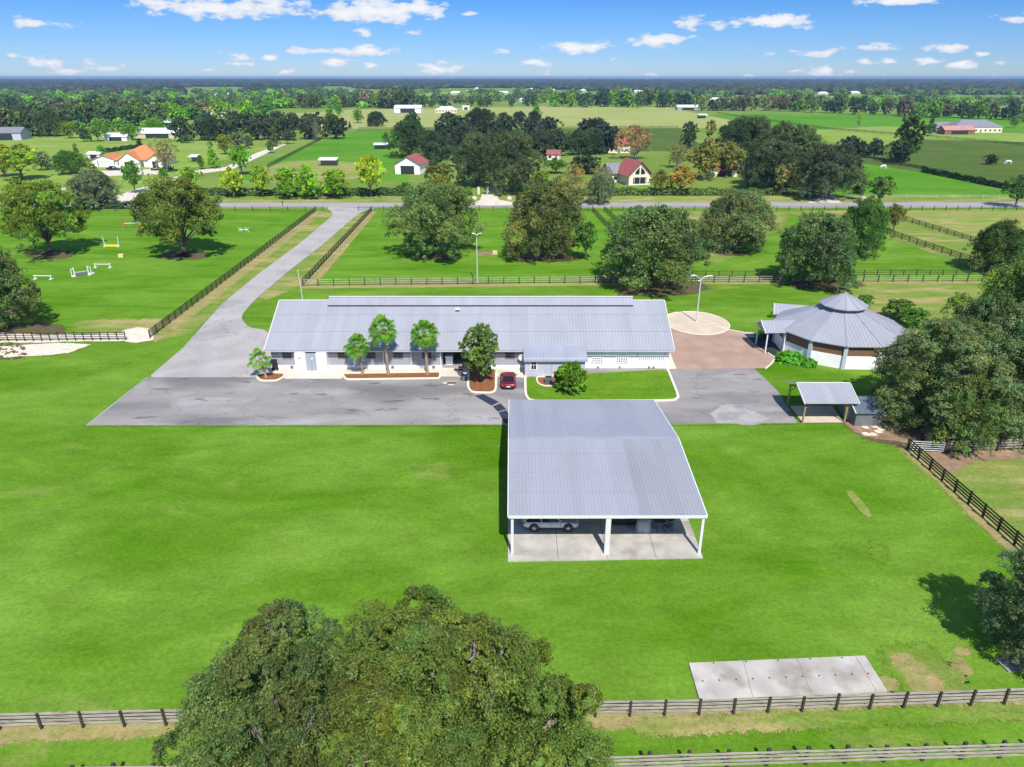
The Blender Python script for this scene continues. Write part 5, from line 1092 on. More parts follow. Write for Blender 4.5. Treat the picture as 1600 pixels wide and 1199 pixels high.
# ------------------------------------------------------------ foliage
def quads_mesh(name, cen, siz, nor, col, asp=1.5, bend=.25, rng=None):
    """one bent diamond-shaped leaf spray per point"""
    n = len(cen); rng = rng or np.random.default_rng(1)
    nor = nor / (np.linalg.norm(nor, axis=1, keepdims=True) + 1e-9)
    r = rng.normal(size=(n, 3)); t = np.cross(nor, r); t /= (np.linalg.norm(t, axis=1, keepdims=True) + 1e-9); b = np.cross(nor, t)
    s = siz[:, None]; v = np.empty((n, 4, 3), np.float32)
    v[:, 0] = cen - t*s*asp*.5 - nor*s*bend*.5; v[:, 2] = cen + t*s*asp*.5 - nor*s*bend*.5
    v[:, 1] = cen - b*s*.5 + nor*s*bend*.3 + t*s*.12; v[:, 3] = cen + b*s*.5 + nor*s*bend*.3 - t*s*.1
    me = bpy.data.meshes.new(name); me.vertices.add(n*4); me.vertices.foreach_set('co', v.ravel())
    me.loops.add(n*4); me.loops.foreach_set('vertex_index', np.arange(n*4, dtype=np.int32))
    me.polygons.add(n); me.polygons.foreach_set('loop_start', np.arange(0, n*4, 4, dtype=np.int32)); me.polygons.foreach_set('loop_total', np.full(n, 4, np.int32))
    at = me.color_attributes.new('Col', 'FLOAT_COLOR', 'CORNER'); cc = np.ones((n, 4, 4), np.float32); cc[:, :, :3] = col[:, None, :]
    at.data.foreach_set('color', cc.ravel()); me.materials.append(M['leaf']); me.update(); me.validate(); return me
def crown_pts(seed, aspect, shape, lobes, subs, leaves, ls, zb=.15, lobe_r=(.26, .38), irr=1.0):
    """unit tree: crown half width 1, top at z = aspect; returns leaf arrays and lobe centres"""
    rng = np.random.default_rng(seed); A = aspect; LC = []; LR = []
    for i in range(lobes):
        u = (i + .5) / lobes; z = zb + (1 - zb) * (u ** .85 if shape != 'cone' else u*.96)
        th = i * 2.39996 + rng.uniform(-.5, .5)
        if shape == 'dome': zc = zb + .28*(1-zb); w = math.sqrt(max(0, 1 - ((z-zc)/(1-zc))**2)) if z > zc else .80 + .2*(z-zb)/(zc-zb)
        elif shape == 'round': zc = (1+zb)/2; w = math.sqrt(max(0, 1 - ((z-zc)/(1-zc))**2))
        elif shape == 'umbrella': zc = zb + .25*(1-zb); w = math.sqrt(max(0, 1 - ((z-zc)/(1-zc))**2)) if z > zc else .95
        elif shape == 'cone': w = max(.02, 1 - (z-zb)/(1-zb)) * .95 + .06
        elif shape == 'egg': zc = zb + .35*(1-zb); w = math.sqrt(max(0, 1 - ((z-zc)/(1-zc))**2)) if z > zc else math.sqrt(max(0, 1 - ((z-zc)/(zc-zb+.05))**2))
        else: w = 1
        r_ = rng.uniform(*lobe_r) * (.75 + .35*w); k = max(0, w - r_*.85) * rng.uniform(.68, 1.12)
        LC.append((k*math.cos(th), k*math.sin(th), min(z*A, (A - r_*.8)) )); LR.append(r_)
    # a few inner lobes close the middle
    for i in range(max(2, lobes//5)):
        th = rng.uniform(0, 6.28); k = rng.uniform(0, .35); z = rng.uniform(zb+.25*(1-zb), .72); LC.append((k*math.cos(th), k*math.sin(th), z*A)); LR.append(rng.uniform(.35, .45)*(1 if shape != 'cone' else .6))
    LC = np.array(LC); LR = np.array(LR)
    ph = rng.uniform(0, 6.28, 3); th_ = np.arctan2(LC[:, 1], LC[:, 0]); wv = 1 + irr*(.16*np.sin(2*th_+ph[0]) + .14*np.sin(3*th_+ph[1]) + .10*np.sin(5*th_+ph[2]+LC[:, 2]*4)); LC[:, 0] *= wv; LC[:, 1] *= wv
    LC[:, 2] *= 1 + irr*.09*np.sin(2*th_ + ph[1])*(LC[:, 2]/A > .5)
    C_, S_, N_, K_ = [], [], [], []
    for c, r in zip(LC, LR):
        lb = rng.uniform(.66, 1.32); hue = rng.uniform(-1.3, 1.0)
        d = rng.normal(size=(subs, 3)); d /= np.linalg.norm(d, axis=1, keepdims=True); d[:, 2] = np.where(d[:, 2] < -.35, -d[:, 2], d[:, 2])
        sc = c + d * r * rng.uniform(.70, 1.08, (subs, 1)); sr = r * rng.uniform(.20, .38, subs)
        for j in range(subs):
            inside = np.sum(np.linalg.norm(LC - sc[j], axis=1) < LR * .72)
            m = leaves if inside < 2 else leaves // 4
            if m < 1: continue
            q = rng.normal(size=(m, 3)); q /= np.linalg.norm(q, axis=1, keepdims=True); rad = rng.uniform(.35, 1, (m, 1)) ** .6
            stray = np.where(rng.random((m, 1)) < .06, rng.uniform(1.1, 1.7, (m, 1)), 1)
            p = sc[j] + q * rad * stray * sr[j] * np.array([1, 1, .85]); C_.append(p); S_.append(ls * np.clip(rng.lognormal(-.15, .36, m), .4, 1.6))
            N_.append(q*.55 + d[j]*.30 + rng.normal(size=(m, 3))*.55 + np.array([0, 0, .2]))
            b = lb * rng.uniform(.82, 1.18); v = b * rng.uniform(.75, 1.25, m); h = hue*.10 + rng.normal(0, .06)
            K_.append(np.stack([v*(1+h*1.3), v, v*(1-h*.8)], 1))
    return np.concatenate(C_), np.concatenate(S_), np.concatenate(N_), np.clip(np.concatenate(K_), .1, 2.5), LC, LR
def trunk_mesh(name, aspect, LC, LR, rng, tr=.055, zb=.15, limbs=9, twigs=0, bark='bark', lean=0):
    mb = MB(); A = aspect; fork = A * max(.10, zb * .75)
    mb.tube([(0, 0, -.02), (0.01, 0, fork*.35), (.015*lean, .01, fork), (.02, 0, fork + .2*A)], [tr*1.7, tr*1.1, tr*.95, tr*.6], 8)
    idx = rng.permutation(len(LC))[:limbs]
    for i in idx:
        c = Vector(LC[i]); s = Vector((.01, 0, fork * rng.uniform(.8, 1.15))); mid = s.lerp(c, .5) + Vector((rng.uniform(-.06, .06), rng.uniform(-.06, .06), rng.uniform(.0, .10)*A)); end = c
        mb.tube([s, s.lerp(mid, .5), mid, end], [tr*.62, tr*.45, tr*.32, tr*.12], 6, cap=False)
        for k in range(twigs):
            d = Vector(rng.normal(size=3)); d.normalize(); d.z = abs(d.z); e = c + d*LR[i]*rng.uniform(.8, 1.12); m2 = c.lerp(e, .5) + Vector(rng.normal(size=3))*LR[i]*.12
            mb.tube([mid.lerp(c, rng.uniform(.3, 1)), m2, e], [tr*.16, tr*.10, tr*.03], 4, cap=False)
    me_o = mb.build(name, M[bark]); me = me_o.data; bpy.data.objects.remove(me_o); return me
VAR = {}
def variant(key, seed, aspect, shape, lobes, subs, leaves, ls, zb=.15, tr=.055, limbs=9, lobe_r=(.26, .38), twigs=0, bark='bark'):
    c, s, n, k, LC, LR = crown_pts(seed, aspect, shape, lobes, subs, leaves, ls, zb, lobe_r)
    rng = np.random.default_rng(seed+5); VAR[key] = (quads_mesh('crown', c, s, n, k, rng=rng), trunk_mesh('trunk', aspect, LC, LR, rng, tr, zb, limbs, twigs, bark), aspect)
for i in range(4): variant('oak%d' % i, 10+i, 1.35, 'dome', 36 + 2*i, 24, 54, .0235, .06, .06, 14, (.16, .34), twigs=4)
for i in range(2): variant('umb%d' % i, 30+i, 1.45, 'umbrella', 38, 22, 52, .025, .26, .045, 14, (.15, .30), twigs=3)
for i in range(2): variant('small%d' % i, 40+i, 2.0, 'round', 18, 12, 20, .07, .32, .05, 8, (.26, .42), twigs=2)
for i in range(2): variant('egg%d' % i, 50+i, 2.4, 'egg', 20, 12, 22, .075, .14, .05, 8, (.3, .45))
for i in range(2): variant('cone%d' % i, 60+i, 3.0, 'cone', 22, 12, 18, .08, .06, .05, 6, (.25, .42))
for i in range(2): variant('bare%d' % i, 70+i, 1.7, 'egg', 22, 10, 12, .055, .18, .05, 16, (.25, .42), twigs=7, bark='palebark')
for i in range(5): variant('far%d' % i, 80+i, (1.3, 1.5, 1.7, 1.9, 1.4)[i], ('dome', 'dome', 'egg', 'egg', 'round')[i], 16, 9, 13, .12, .06, .05, 5, (.28, .45))
variant('mass0', 96, 1.85, 'dome', 84, 26, 62, .0165, .02, .04, 16, (.15, .26), twigs=4)
variant('mass1', 97, 1.75, 'dome', 80, 26, 62, .017, .02, .04, 16, (.15, .26), twigs=4)
OAK, OLV, BRT, YEL, ORG, BRN, DK, MID, GRY = (.165,.225,.065), (.19,.26,.03), (.22,.42,.022), (.36,.40,.03), (.36,.26,.08), (.28,.19,.11), (.065,.09,.042), (.13,.23,.03), (.18,.22,.11)
def tree(key, x, y, w, top, col, label, group=None, rz=None, name='tree', Y=None, X=None, Hh=None, Ww=None, lean=(0, 0), cat='tree', pos=None):
    p = P(x, y) if pos is None else Vector(pos)
    W = w / FPX * PT(x, y) if Ww is None else Ww; H_ = HY(x, top, p.y)[1] if Hh is None else Hh
    cm, tm, asp = VAR[key]; o = thing(name, label, cat, p, rz if rz is not None else (x*.37 + y*.91) % 6.28, group); s = W/2*(.99 if key[:3] in ('oak', 'umb', 'mas') else .98)
    o.scale = (s, s, H_/asp*.97); o.rotation_euler.x, o.rotation_euler.y = lean
    t = bpy.data.objects.new('trunk', tm); C.objects.link(t); t.parent = o
    c = bpy.data.objects.new('crown', cm); C.objects.link(c); c.parent = o; c.color = tuple(q*LB for q in col) + (1,); return o
LB = 1.08
# --- the near property
tree('umb0', 80, 398, 128, 288, OLV, 'spreading oak at left in the jump paddock, farther left of the two', name='oak_tree')
tree('umb1', 288, 401, 142, 284, (.16,.20,.035), 'spreading oak in the jump paddock, right of the two with a dark tree ring', name='oak_tree')
tree('oak1', 153, 325, 84, 268, GRY, 'grey-green roadside oak behind the two paddock oaks', name='oak_tree')
tree('oak0', -18, 520, 165, 378, (.14,.19,.06), 'dark oak cut by the left edge above the sand patch', name='oak_tree')
tree('oak2', 683, 401, 145, 294, OAK, 'large grey-green oak behind the stable, left of the tall light pole', name='oak_tree')
tree('oak3', 853, 404, 134, 292, (.17,.19,.055), 'large brownish green oak behind the stable, right of the tall light pole', name='oak_tree')
tree('small0', 915, 407, 44, 352, (.12,.24,.03), 'small bright green tree squeezed between two large oaks', name='oak_tree')
tree('oak0', 1015, 448, 190, 330, (.14,.20,.06), 'broad dark oak above the right end of the stable roof', name='oak_tree', rz=2)
tree('oak2', 1147, 392, 122, 304, (.17,.21,.075), 'oak with visible limbs in the paddock between two darker oaks', name='oak_tree', rz=4)
tree('oak1', 1268, 446, 146, 338, (.12,.18,.06), 'dark oak directly behind the round barn', name='oak_tree', rz=1)
tree('oak3', 1340, 404, 84, 318, (.10,.20,.03), 'brighter green oak just behind right of the round barn oak', name='oak_tree', rz=5)
tree('small1', 1395, 363, 34, 323, (.19,.19,.035), 'small reddish green tree on the slanting black fence', name='oak_tree')
tree('small0', 1372, 322, 50, 280, (.12,.20,.04), 'small neat roadside oak, first right of the central oaks', name='oak_tree', rz=2)
tree('small1', 1586, 325, 50, 276, (.10,.17,.035), 'small neat roadside oak near the right edge', name='oak_tree', rz=1)
tree('oak1', 936, 320, 50, 272, GRY, 'small grey-green oak standing at the top of the twin brown fences', name='oak_tree', rz=3)
tree('oak3', 1553, 425, 96, 352, (.085,.14,.028), 'oak at the right edge where the slanting black fence ends', name='oak_tree', rz=2)
tree('oak2', 1600, 560, 190, 412, (.15,.22,.035), 'olive green oak behind the dark mass at the right edge', name='oak_tree', rz=0)
tree('oak0', 1520, 595, 125, 468, (.10,.15,.05), 'dark oak top between olive oak and storage shed trees', name='oak_tree', rz=3)
tree('mass0', 1452, 664, 205, 508, (.16,.21,.08), 'large grey-green oak overhanging the storage shed', name='oak_tree', rz=1)
tree('mass1', 1585, 674, 215, 490, (.14,.18,.07), 'large dark oak under which the weathered fence disappears', name='oak_tree', rz=4)
tree('oak3', 1500, 698, 120, 592, (.15,.21,.055), 'lower oak spreading in front of the two large right oaks beside the gate', name='oak_tree', rz=2)
tree('mass0', 1632, 1030, 205, 872, (.14,.20,.09), 'tree mostly outside the right edge casting a ragged shadow on the lawn', name='oak_tree', rz=2)
tree('egg0', 1405, 500, 52, 470, (.12,.20,.03), 'green shrub with reddish top behind the right side of round barn', name='shrub', cat='shrub')
tree('egg1', 1428, 513, 44, 484, (.11,.24,.03), 'bright green shrub at the right corner of the round barn roof', name='shrub', cat='shrub')
tree('egg0', 1352, 480, 30, 462, (.12,.25,.03), 'small green bush peeking out right of the cupola', name='shrub', cat='shrub')
# foreground oaks (crowns seen from above)
rngf = np.random.default_rng(5)
def big_oak(seed, pos, W, H, col, label, lobes, subs, leaves, ls, asp, lr, zb=.04, yel=.08, sh='dome', rz=0):
    c, s, n, k, LC, LR = crown_pts(seed, asp, sh, lobes, subs, leaves, ls, zb, lr)
    # some sprays are yellowish or grey, in small groups
    rng = np.random.default_rng(seed); cc = c[rng.integers(0, len(c), 26)]; kind = rng.random(26)
    for q, t in zip(cc, kind):
        m = np.linalg.norm(c - q, axis=1) < rng.uniform(.05, .13)
        if t < yel*4: k[m] *= np.array([1.22, 1.06, .8])
        elif t > .75: k[m] *= np.array([1.15, 1.05, 1.35])
    cm = quads_mesh('crown', c, s, n, k, asp=2.3, rng=rng); tm = trunk_mesh('trunk', asp, LC, LR, rng, .045, zb+.1, 28, 10, 'palebark')
    o = thing('oak_tree', label, 'tree', pos, rz); o.scale = (W/2, W/2, H/asp)
    t = bpy.data.objects.new('trunk', tm); C.objects.link(t); t.parent = o; q = bpy.data.objects.new('crown', cm); C.objects.link(q); q.parent = o; q.color = tuple(col) + (1,); return o
big_oak(201, (-2.75, 25.2, 0), 14.5, 13.3, (.155,.215,.04), 'huge olive green oak crown filling the bottom centre foreground', 150, 32, 100, .0085, 1.7, (.09, .20), rz=R(20))
big_oak(202, (-11.9, 26.6, 0), 9.6, 12.4, (.145,.20,.055), 'grey-green oak crown left of the huge foreground oak', 90, 30, 80, .0125, 2.4, (.12, .24), yel=0)
# --- magnolia, round bush, palms, shrubs
variant('magnolia', 120, 2.9, 'egg', 30, 12, 9, .135, .17, .045, 10, (.28, .40))
tree('magnolia', 752, 599, 58, 510, (.15,.22,.05), 'broad-leaved magnolia in the kerbed mulch bed beside the red car', name='magnolia_tree')
variant('bush', 121, 1.5, 'dome', 26, 14, 26, .085, .02, .04, 6, (.24, .36))
tree('bush', 891, 613, 54, 571, (.13,.26,.02), 'round bright green bush with yellow flowers on the lawn island', name='bush', cat='bush')
b_ = MB()
def palm(x, y, top, wpx, label, nf=34, seed=1, hmul=1., dx=0):
    rng = random.Random(seed); p = P(x, y); H_ = HY(x, top, p.y)[1]; Rr = wpx / FPX * PT(x, y) / 2 * .97; zc = H_ - Rr*.80; o = thing('palm_tree', label, 'palm tree', p)
    tm = MB(); seg = 9; pts = [(dx*(i/seg)**1.5, 0, zc*i/seg) for i in range(seg+1)]; tm.tube(pts, [.24 if i == 0 else .17 + .012*(i % 2) + (.08 if i >= seg-1 else 0) for i in range(seg+1)], 10); tm.build('trunk', M['palmbark'], o, False)
    vs = []; fs = []; cols = []
    for f in range(nf):
        az = f*2.399 + rng.uniform(-.2, .2); e = R(78) - (f/nf)**.8 * R(128); L_ = Rr*rng.uniform(.52, .72); d = Vector((math.cos(az)*math.cos(e), math.sin(az)*math.cos(e), math.sin(e)))
        c0 = Vector((dx, 0, zc)); hub = c0 + d*L_; side = d.cross(Vector((0, 0, 1))).normalized(); up = side.cross(d); b = len(vs); w = .02
        v = rng.uniform(.8, 1.25); h = rng.uniform(-.1, .25)
        vs += [c0 - side*w, c0 + side*w, hub + side*w, hub - side*w]; fs.append((b, b+1, b+2, b+3)); cols.append((v*1.4, v*1.2, v*.8))
        nl = 15; fl = Rr*rng.uniform(.34, .48)
        for k in range(nl):
            a = R(-118) + R(236)*k/(nl-1); dr = (d*math.cos(a) + side*math.sin(a)).normalized(); mid = hub + dr*fl*.6 + up*.04; tip = hub + dr*fl + Vector((0, 0, -fl*rng.uniform(.35, .75))); wd = (d*-math.sin(a) + side*math.cos(a))*fl*.095
            b = len(vs); vs += [hub, mid - wd, tip, mid + wd]; fs.append((b, b+1, b+2, b+3)); t = v*rng.uniform(.8, 1.2); cols.append((t*(1+h), t, t*.8))
    cm = MB(); 
    cm.v = [tuple(q) for q in vs]; cm.f = [list(f) for f in fs]; cm.m = [0]*len(fs); cm.c = cols; c = cm.build('crown', M['leaf'], o, False); c.color = (.12, .28, .03, 1)
palm(567, 586, 524, 44, 'left and lowest of the three fan palms in front of the stable', seed=1, dx=-.35, nf=30)
palm(607, 586, 496, 50, 'tallest fan palm, middle one in front of the stable', seed=2, dx=-.3)
palm(668, 586, 503, 49, 'fan palm right of the tallest one, nearest the stable passage', seed=3, dx=-.15, nf=40)
palm(416, 591, 548, 40, 'short drooping palm in the small mulch bed at the left end of the stable', seed=4, dx=-.5, nf=18)
def leafy(name, label, x, y, wpx, h, col, n=70, seed=1, cat='shrub', ls=.5):
    rng = np.random.default_rng(seed); p = P(x, y); w = wpx/FPX*PT(x, y)/2; c = rng.normal(size=(n, 3)); c /= np.linalg.norm(c, axis=1, keepdims=True); c *= rng.uniform(.5, 1, (n, 1)); c[:, 2] = np.abs(c[:, 2]); cen = c*np.array([w, w*.8, h]) + np.array([0, 0, .1]); v = rng.uniform(.75, 1.3, n)
    me = quads_mesh('leaves', cen, ls*rng.uniform(.6, 1.2, n), c + np.array([0, 0, .8]) + rng.normal(size=(n, 3))*.3, np.stack([v, v, v], 1), 1.3, .35, rng)
    o = thing(name, label, cat, p); q = bpy.data.objects.new('leaves', me); C.objects.link(q); q.parent = o; q.color = tuple(col)+(1,); s = MB()
    for k in range(6): a = k*1.05; s.tube([(0, 0, 0), (math.cos(a)*w*.5, math.sin(a)*w*.4, h*.75)], [.05, .02], 5)
    s.build('stems', M['palmbark'], o, False)
leafy('shrub', 'big-leaved bright green shrub by the left wall of the round barn', 1234, 566, 46, 1.6, (.10,.34,.02), 420, 1, ls=.55)
leafy('shrub', 'smaller big-leaved shrub right of its larger neighbour on the round barn wall', 1264, 573, 26, 1.1, (.09,.30,.02), 240, 2, ls=.5)
leafy('shrub', 'dark green shrub in the shade under the near porch', 1189, 529, 18, 1.5, (.06,.2,.02), 200, 3, ls=.45)
leafy('shrub', 'small green plant near the edge between the two porches', 1206, 497, 14, 1.0, (.10,.28,.02), 90, 4, ls=.4)
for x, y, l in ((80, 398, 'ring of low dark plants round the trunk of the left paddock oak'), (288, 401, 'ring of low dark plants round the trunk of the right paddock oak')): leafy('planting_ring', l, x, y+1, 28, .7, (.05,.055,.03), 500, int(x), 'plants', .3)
# --- hedges
def hedge(label, x0, y0, x1, y1, h, w, col, seed=1, gaps=0):
    rng = np.random.default_rng(seed); a, b = P(x0, y0), P(x1, y1); L_ = (b-a).length; n = int(L_*h*w*9)
    t = rng.uniform(0, 1, n); u = rng.uniform(-1, 1, n); z = rng.uniform(.05, 1, n); q = rng.integers(0, 3, n); u = np.where(q == 0, np.sign(u)*rng.uniform(.8, 1.1, n), u); z = np.where(q == 1, rng.uniform(.85, 1.08, n), z)
    hh = h*(1 + .13*np.sin(t*L_*.9) + .08*np.sin(t*L_*.37+1)); cen = np.stack([a.x + (b.x-a.x)*t, a.y + (b.y-a.y)*t + u*w/2, z*hh], 1); v = rng.uniform(.7, 1.3, n)
    me = quads_mesh('hedge', cen, rng.uniform(.35, .7, n), np.stack([rng.normal(size=n)*.4, u, z+.2], 1), np.stack([v, v, v], 1), 1.4, .3, rng); o = bpy.data.objects.new('hedge', me); C.objects.link(o); o.color = tuple(col)+(1,); tag(o, label, 'hedge')
hedge('long dark clipped hedge across the road, left of the entrance drive', 300, 306.5, 652, 306.5, 2.3, 2.5, (.06,.12,.03))
hedge('clipped hedge stretch just left of the entrance gate', 690, 306, 738, 306, 2.4, 2.5, (.10,.19,.03), 2)
hedge('clipped hedge in front of the steep red roof house', 880, 306.5, 1100, 306, 2.3, 2.5, (.09,.16,.03), 3)
hedge('clipped hedge across the road right of the steep red roof house', 1102, 306, 1215, 306, 2.1, 2.3, (.09,.15,.03), 4)
hedge('dark overgrown bush line following the marsh pasture fence', 1440, 270, 1572, 297, 2.2, 2.2, (.10,.14,.04), 5)
hedge('low dark hedge beyond the lawn left of the orange tiled house', 165, 240, 222, 231, 2.0, 2.5, (.07,.13,.03), 6)
hedge('low row of dark bushes at the roadside under the left grey-green oak', 118, 327, 210, 326, 1.6, 3.5, (.05,.08,.025), 7)

# --- middle distance, one by one: (variant, foot x, foot y, width, top, colour, label)
mid = [
('small0',35,282,78,230,(.28,.36,.03),'yellow-green tree at the left edge behind the paddock oaks'),
('egg0',8,277,44,226,ORG,'orange-brown autumn tree at the far left edge'),
('small1',66,267,34,240,GRY,'sparse grey-green tree on the lawn left of the orange tiled house'),
('oak0',112,273,56,238,(.11,.22,.03),'round green tree left of the orange tiled house'),
('cone0',124,262,20,224,(.13,.25,.03),'tall narrow green tree behind the round one at left'),
('egg1',160,249,18,229,(.15,.33,.02),'small bright green tree behind the orange roof, left end'),
('egg0',147,276,18,256,(.25,.26,.03),'small yellow-green tree at the left wing of the tiled house'),
('small1',212,303,34,255,(.11,.25,.03),'green tree directly in front of the orange tiled house'),
('bare0',262,270,46,220,(.26,.27,.10),'bare grey-brown tree at the right end of the tiled house'),
('far1',257,279,16,264,(.11,.26,.02),'small round bush at the right front of the tiled house'),
('egg0',219,235,11,217,DK,'small dark tree on the lawn behind the orange roof'),
('cone1',334,264,27,224,(.18,.37,.02),'bright lime green pointed tree right of the tiny canopy'),
('egg1',315,265,14,244,(.12,.22,.02),'small green cone bush next to the tiny canopy'),
('small0',378,274,42,232,(.18,.36,.02),'bright green rounded tree between drive and green pasture'),
('egg0',352,242,28,211,(.26,.29,.03),'yellow-green tree with orange tip above the lime trees'),
('small1',301,300,38,263,(.30,.44,.03),'thin yellow-green tree behind the right paddock oak'),
('small0',366,311,40,266,(.38,.44,.03),'yellow-green roadside tree, first of the row from the left'),
('small1',411,309,38,262,(.32,.43,.03),'yellow-green roadside tree, second of the row from the left'),
('egg0',450,312,44,263,(.25,.42,.025),'green roadside tree, left of a touching trio in the row'),
('egg1',484,313,44,260,(.26,.43,.025),'green roadside tree, middle of a touching trio in the row'),
('egg0',523,311,50,266,(.29,.42,.025),'yellow-green roadside tree, right of a touching trio in the row'),
('small0',580,309,56,249,(.40,.46,.025),'round yellow-topped tree standing alone at the right end of the roadside row'),
('far2',635,304,26,286,(.12,.26,.03),'light green bush on the hedge left of the big central oak'),
('egg0',690,322,60,258,(.20,.21,.045),'olive-yellow tree behind the left big paddock oak'),
('oak1',745,292,84,213,(.095,.13,.055),'big dark oak left of the entrance gate'),
('oak2',800,302,92,212,(.10,.135,.055),'big dark oak right of the entrance gate'),
('oak0',640,247,68,191,(.065,.11,.035),'dark oak behind the mottled red roof barn'),
('oak3',684,262,62,208,(.08,.12,.055),'dusty dark green oak right of the mottled red roof barn'),
('egg0',843,305,38,268,(.22,.29,.03),'yellow-green tree just right of the entrance oaks'),
('bare1',896,312,46,258,(.33,.25,.07),'thin orange-tinted tree in the yard of the steep red roof house'),
('small0',868,272,44,250,MID,'green tree behind the thin orange-tinted yard tree'),
('bare0',940,291,40,262,(.27,.22,.11),'bare pinkish tree left of the steep red roof house'),
('far4',916,272,54,245,(.05,.08,.03),'low dark tree left behind the steep red roof house'),
('bare1',992,250,66,199,(.38,.22,.10),'large bare rusty brown tree behind the steep red roof house'),
('egg1',1074,240,28,193,DK,'narrow dark evergreen between rusty and golden trees'),
('cone1',1102,282,46,194,(.27,.25,.06),'tall golden tree right of the dark evergreen'),
('bare0',1058,263,44,228,(.26,.22,.07),'brownish olive tree left of the tall golden tree'),
('small1',1098,279,58,228,(.27,.24,.06),'olive-gold rounded tree in front of the tall golden tree'),
('small0',1135,277,62,226,(.26,.25,.06),'wide golden tree right of the tall golden one'),
('small1',1030,307,36,268,(.24,.25,.05),'gold-green roadside tree nearest the steep red roof house'),
('small0',1063,307,46,263,(.40,.28,.06),'orange-gold roadside tree, second right of the steep red roof house'),
('bare1',1163,296,24,255,(.25,.21,.14),'small bare whitish tree at the edge of the big grey oaks'),
('small0',1219,307,34,261,(.31,.28,.09),'small yellow tree in front of the big grey oaks'),
('egg1',1045,303,14,285,MID,'little green shrub between the two gold roadside trees'),
('oak0',1225,295,130,200,(.10,.135,.05),'huge grey-green oak right of the golden trees'),
('oak2',1165,270,90,188,(.075,.12,.045),'large dark oak behind the golden trees'),
('oak3',1290,312,110,232,(.09,.12,.06),'grey-green oak at the right side of the big group by the road'),
('oak1',1200,300,90,222,(.09,.12,.055),'grey oak in front left of the huge one'),
('oak1',1148,232,70,190,(.05,.085,.03),'dark tree at the top of the big right group'),
('egg0',1412,254,48,183,(.06,.10,.022),'tall dark irregular tree standing alone in the marsh pasture'),
('far4',1402,255,44,223,(.05,.085,.03),'low dark bush tree at the foot of the tall irregular tree'),
('far1',1366,248,28,219,(.07,.085,.05),'grey-dark round tree left of the tall irregular tree'),
('far4',1325,252,44,217,(.05,.075,.04),'dark low tree right of the big grey oaks'),
('far1',1342,252,34,222,(.04,.07,.03),'darkest small tree beside the grey oaks, marsh side'),
('far1',1452,212,26,194,(.10,.15,.05),'grey-green tree left of the pink roofed barn'),
('egg1',1455,198,9,186,(.05,.09,.03),'tiny dark tree above the pale outbuilding'),
('bare0',1341,200,16,176,(.25,.40,.04),'thin bright yellow-green tree in the far green pasture'),
('egg0',1585,200,16,182,(.17,.28,.05),'light green tree at far right below the tree line'),
('far4',1547,258,22,243,(.045,.07,.025),'dark bush in the marshy pasture near the right edge'),
('oak0',588,198,37,176,(.045,.09,.03),'neat dark round oak on the hay field edge'),
('far1',645,202,30,178,(.05,.09,.03),'dark oak top above the central group, left'),
('far4',702,200,32,178,(.05,.09,.035),'dark oak top above the central group, second from left'),
('oak0',752,212,62,172,(.045,.075,.025),'highest dark oak of the central group'),
('oak1',788,196,24,177,(.07,.10,.05),'small grey oak right of the highest central one'),
('oak0',811,198,27,176,(.045,.07,.035),'left of two small round dark oaks at the hay field'),
('oak1',836,197,27,175,(.045,.07,.035),'right of two small round dark oaks at the hay field'),
('cone0',838,180,20,158,(.18,.34,.02),'bright green pointed tree behind the two small dark oaks'),
('egg0',559,193,20,172,(.18,.36,.03),'bright green tree at the hay field left of the neat dark oak'),
('cone1',516,187,24,163,(.18,.38,.02),'bright green tree above the dark wood, right side'),
('egg1',530,182,14,165,(.14,.30,.02),'smaller green tree touching the bright one above the dark wood'),
('cone0',547,202,8,190,(.08,.16,.02),'tiny green cone tree at the end of the diagonal fence'),
('cone0',430,230,22,198,(.14,.16,.05),'brown-green pointed tree at the foot of the dark wood'),
('egg0',423,240,14,221,(.14,.23,.05),'small lollipop tree beside the far drive'),
('far1',370,231,28,208,GRY,'grey-green round tree below the dark wood, left one'),
('far1',389,233,16,213,(.10,.15,.07),'grey-green small tree below the dark wood, right one'),
('bare1',495,222,14,190,(.22,.19,.13),'bare pale tree at the right end of the dark wood'),
('small0',450,226,22,205,(.10,.12,.07),'small grey tree at the foot of the dark wood'),
('egg0',109,217,30,192,(.25,.31,.03),'yellow-green tree left of the small white stable, first'),
('small0',154,222,34,194,(.17,.27,.04),'light green tree left of the small white stable, second'),
('far1',133,222,22,200,(.08,.13,.05),'dark green bush tree between two lighter trees at left'),
('small1',208,220,36,197,(.18,.34,.02),'light green tree between the two white roofed buildings'),
('oak1',241,210,32,186,(.15,.33,.02),'bright green tree behind the wide white barn'),
('far1',292,224,22,212,(.10,.18,.05),'low green bush right of the wide white barn'),
]
for (k, x, y, w, t, c_, l) in mid: tree(k, x, y, w, t, c_, l)
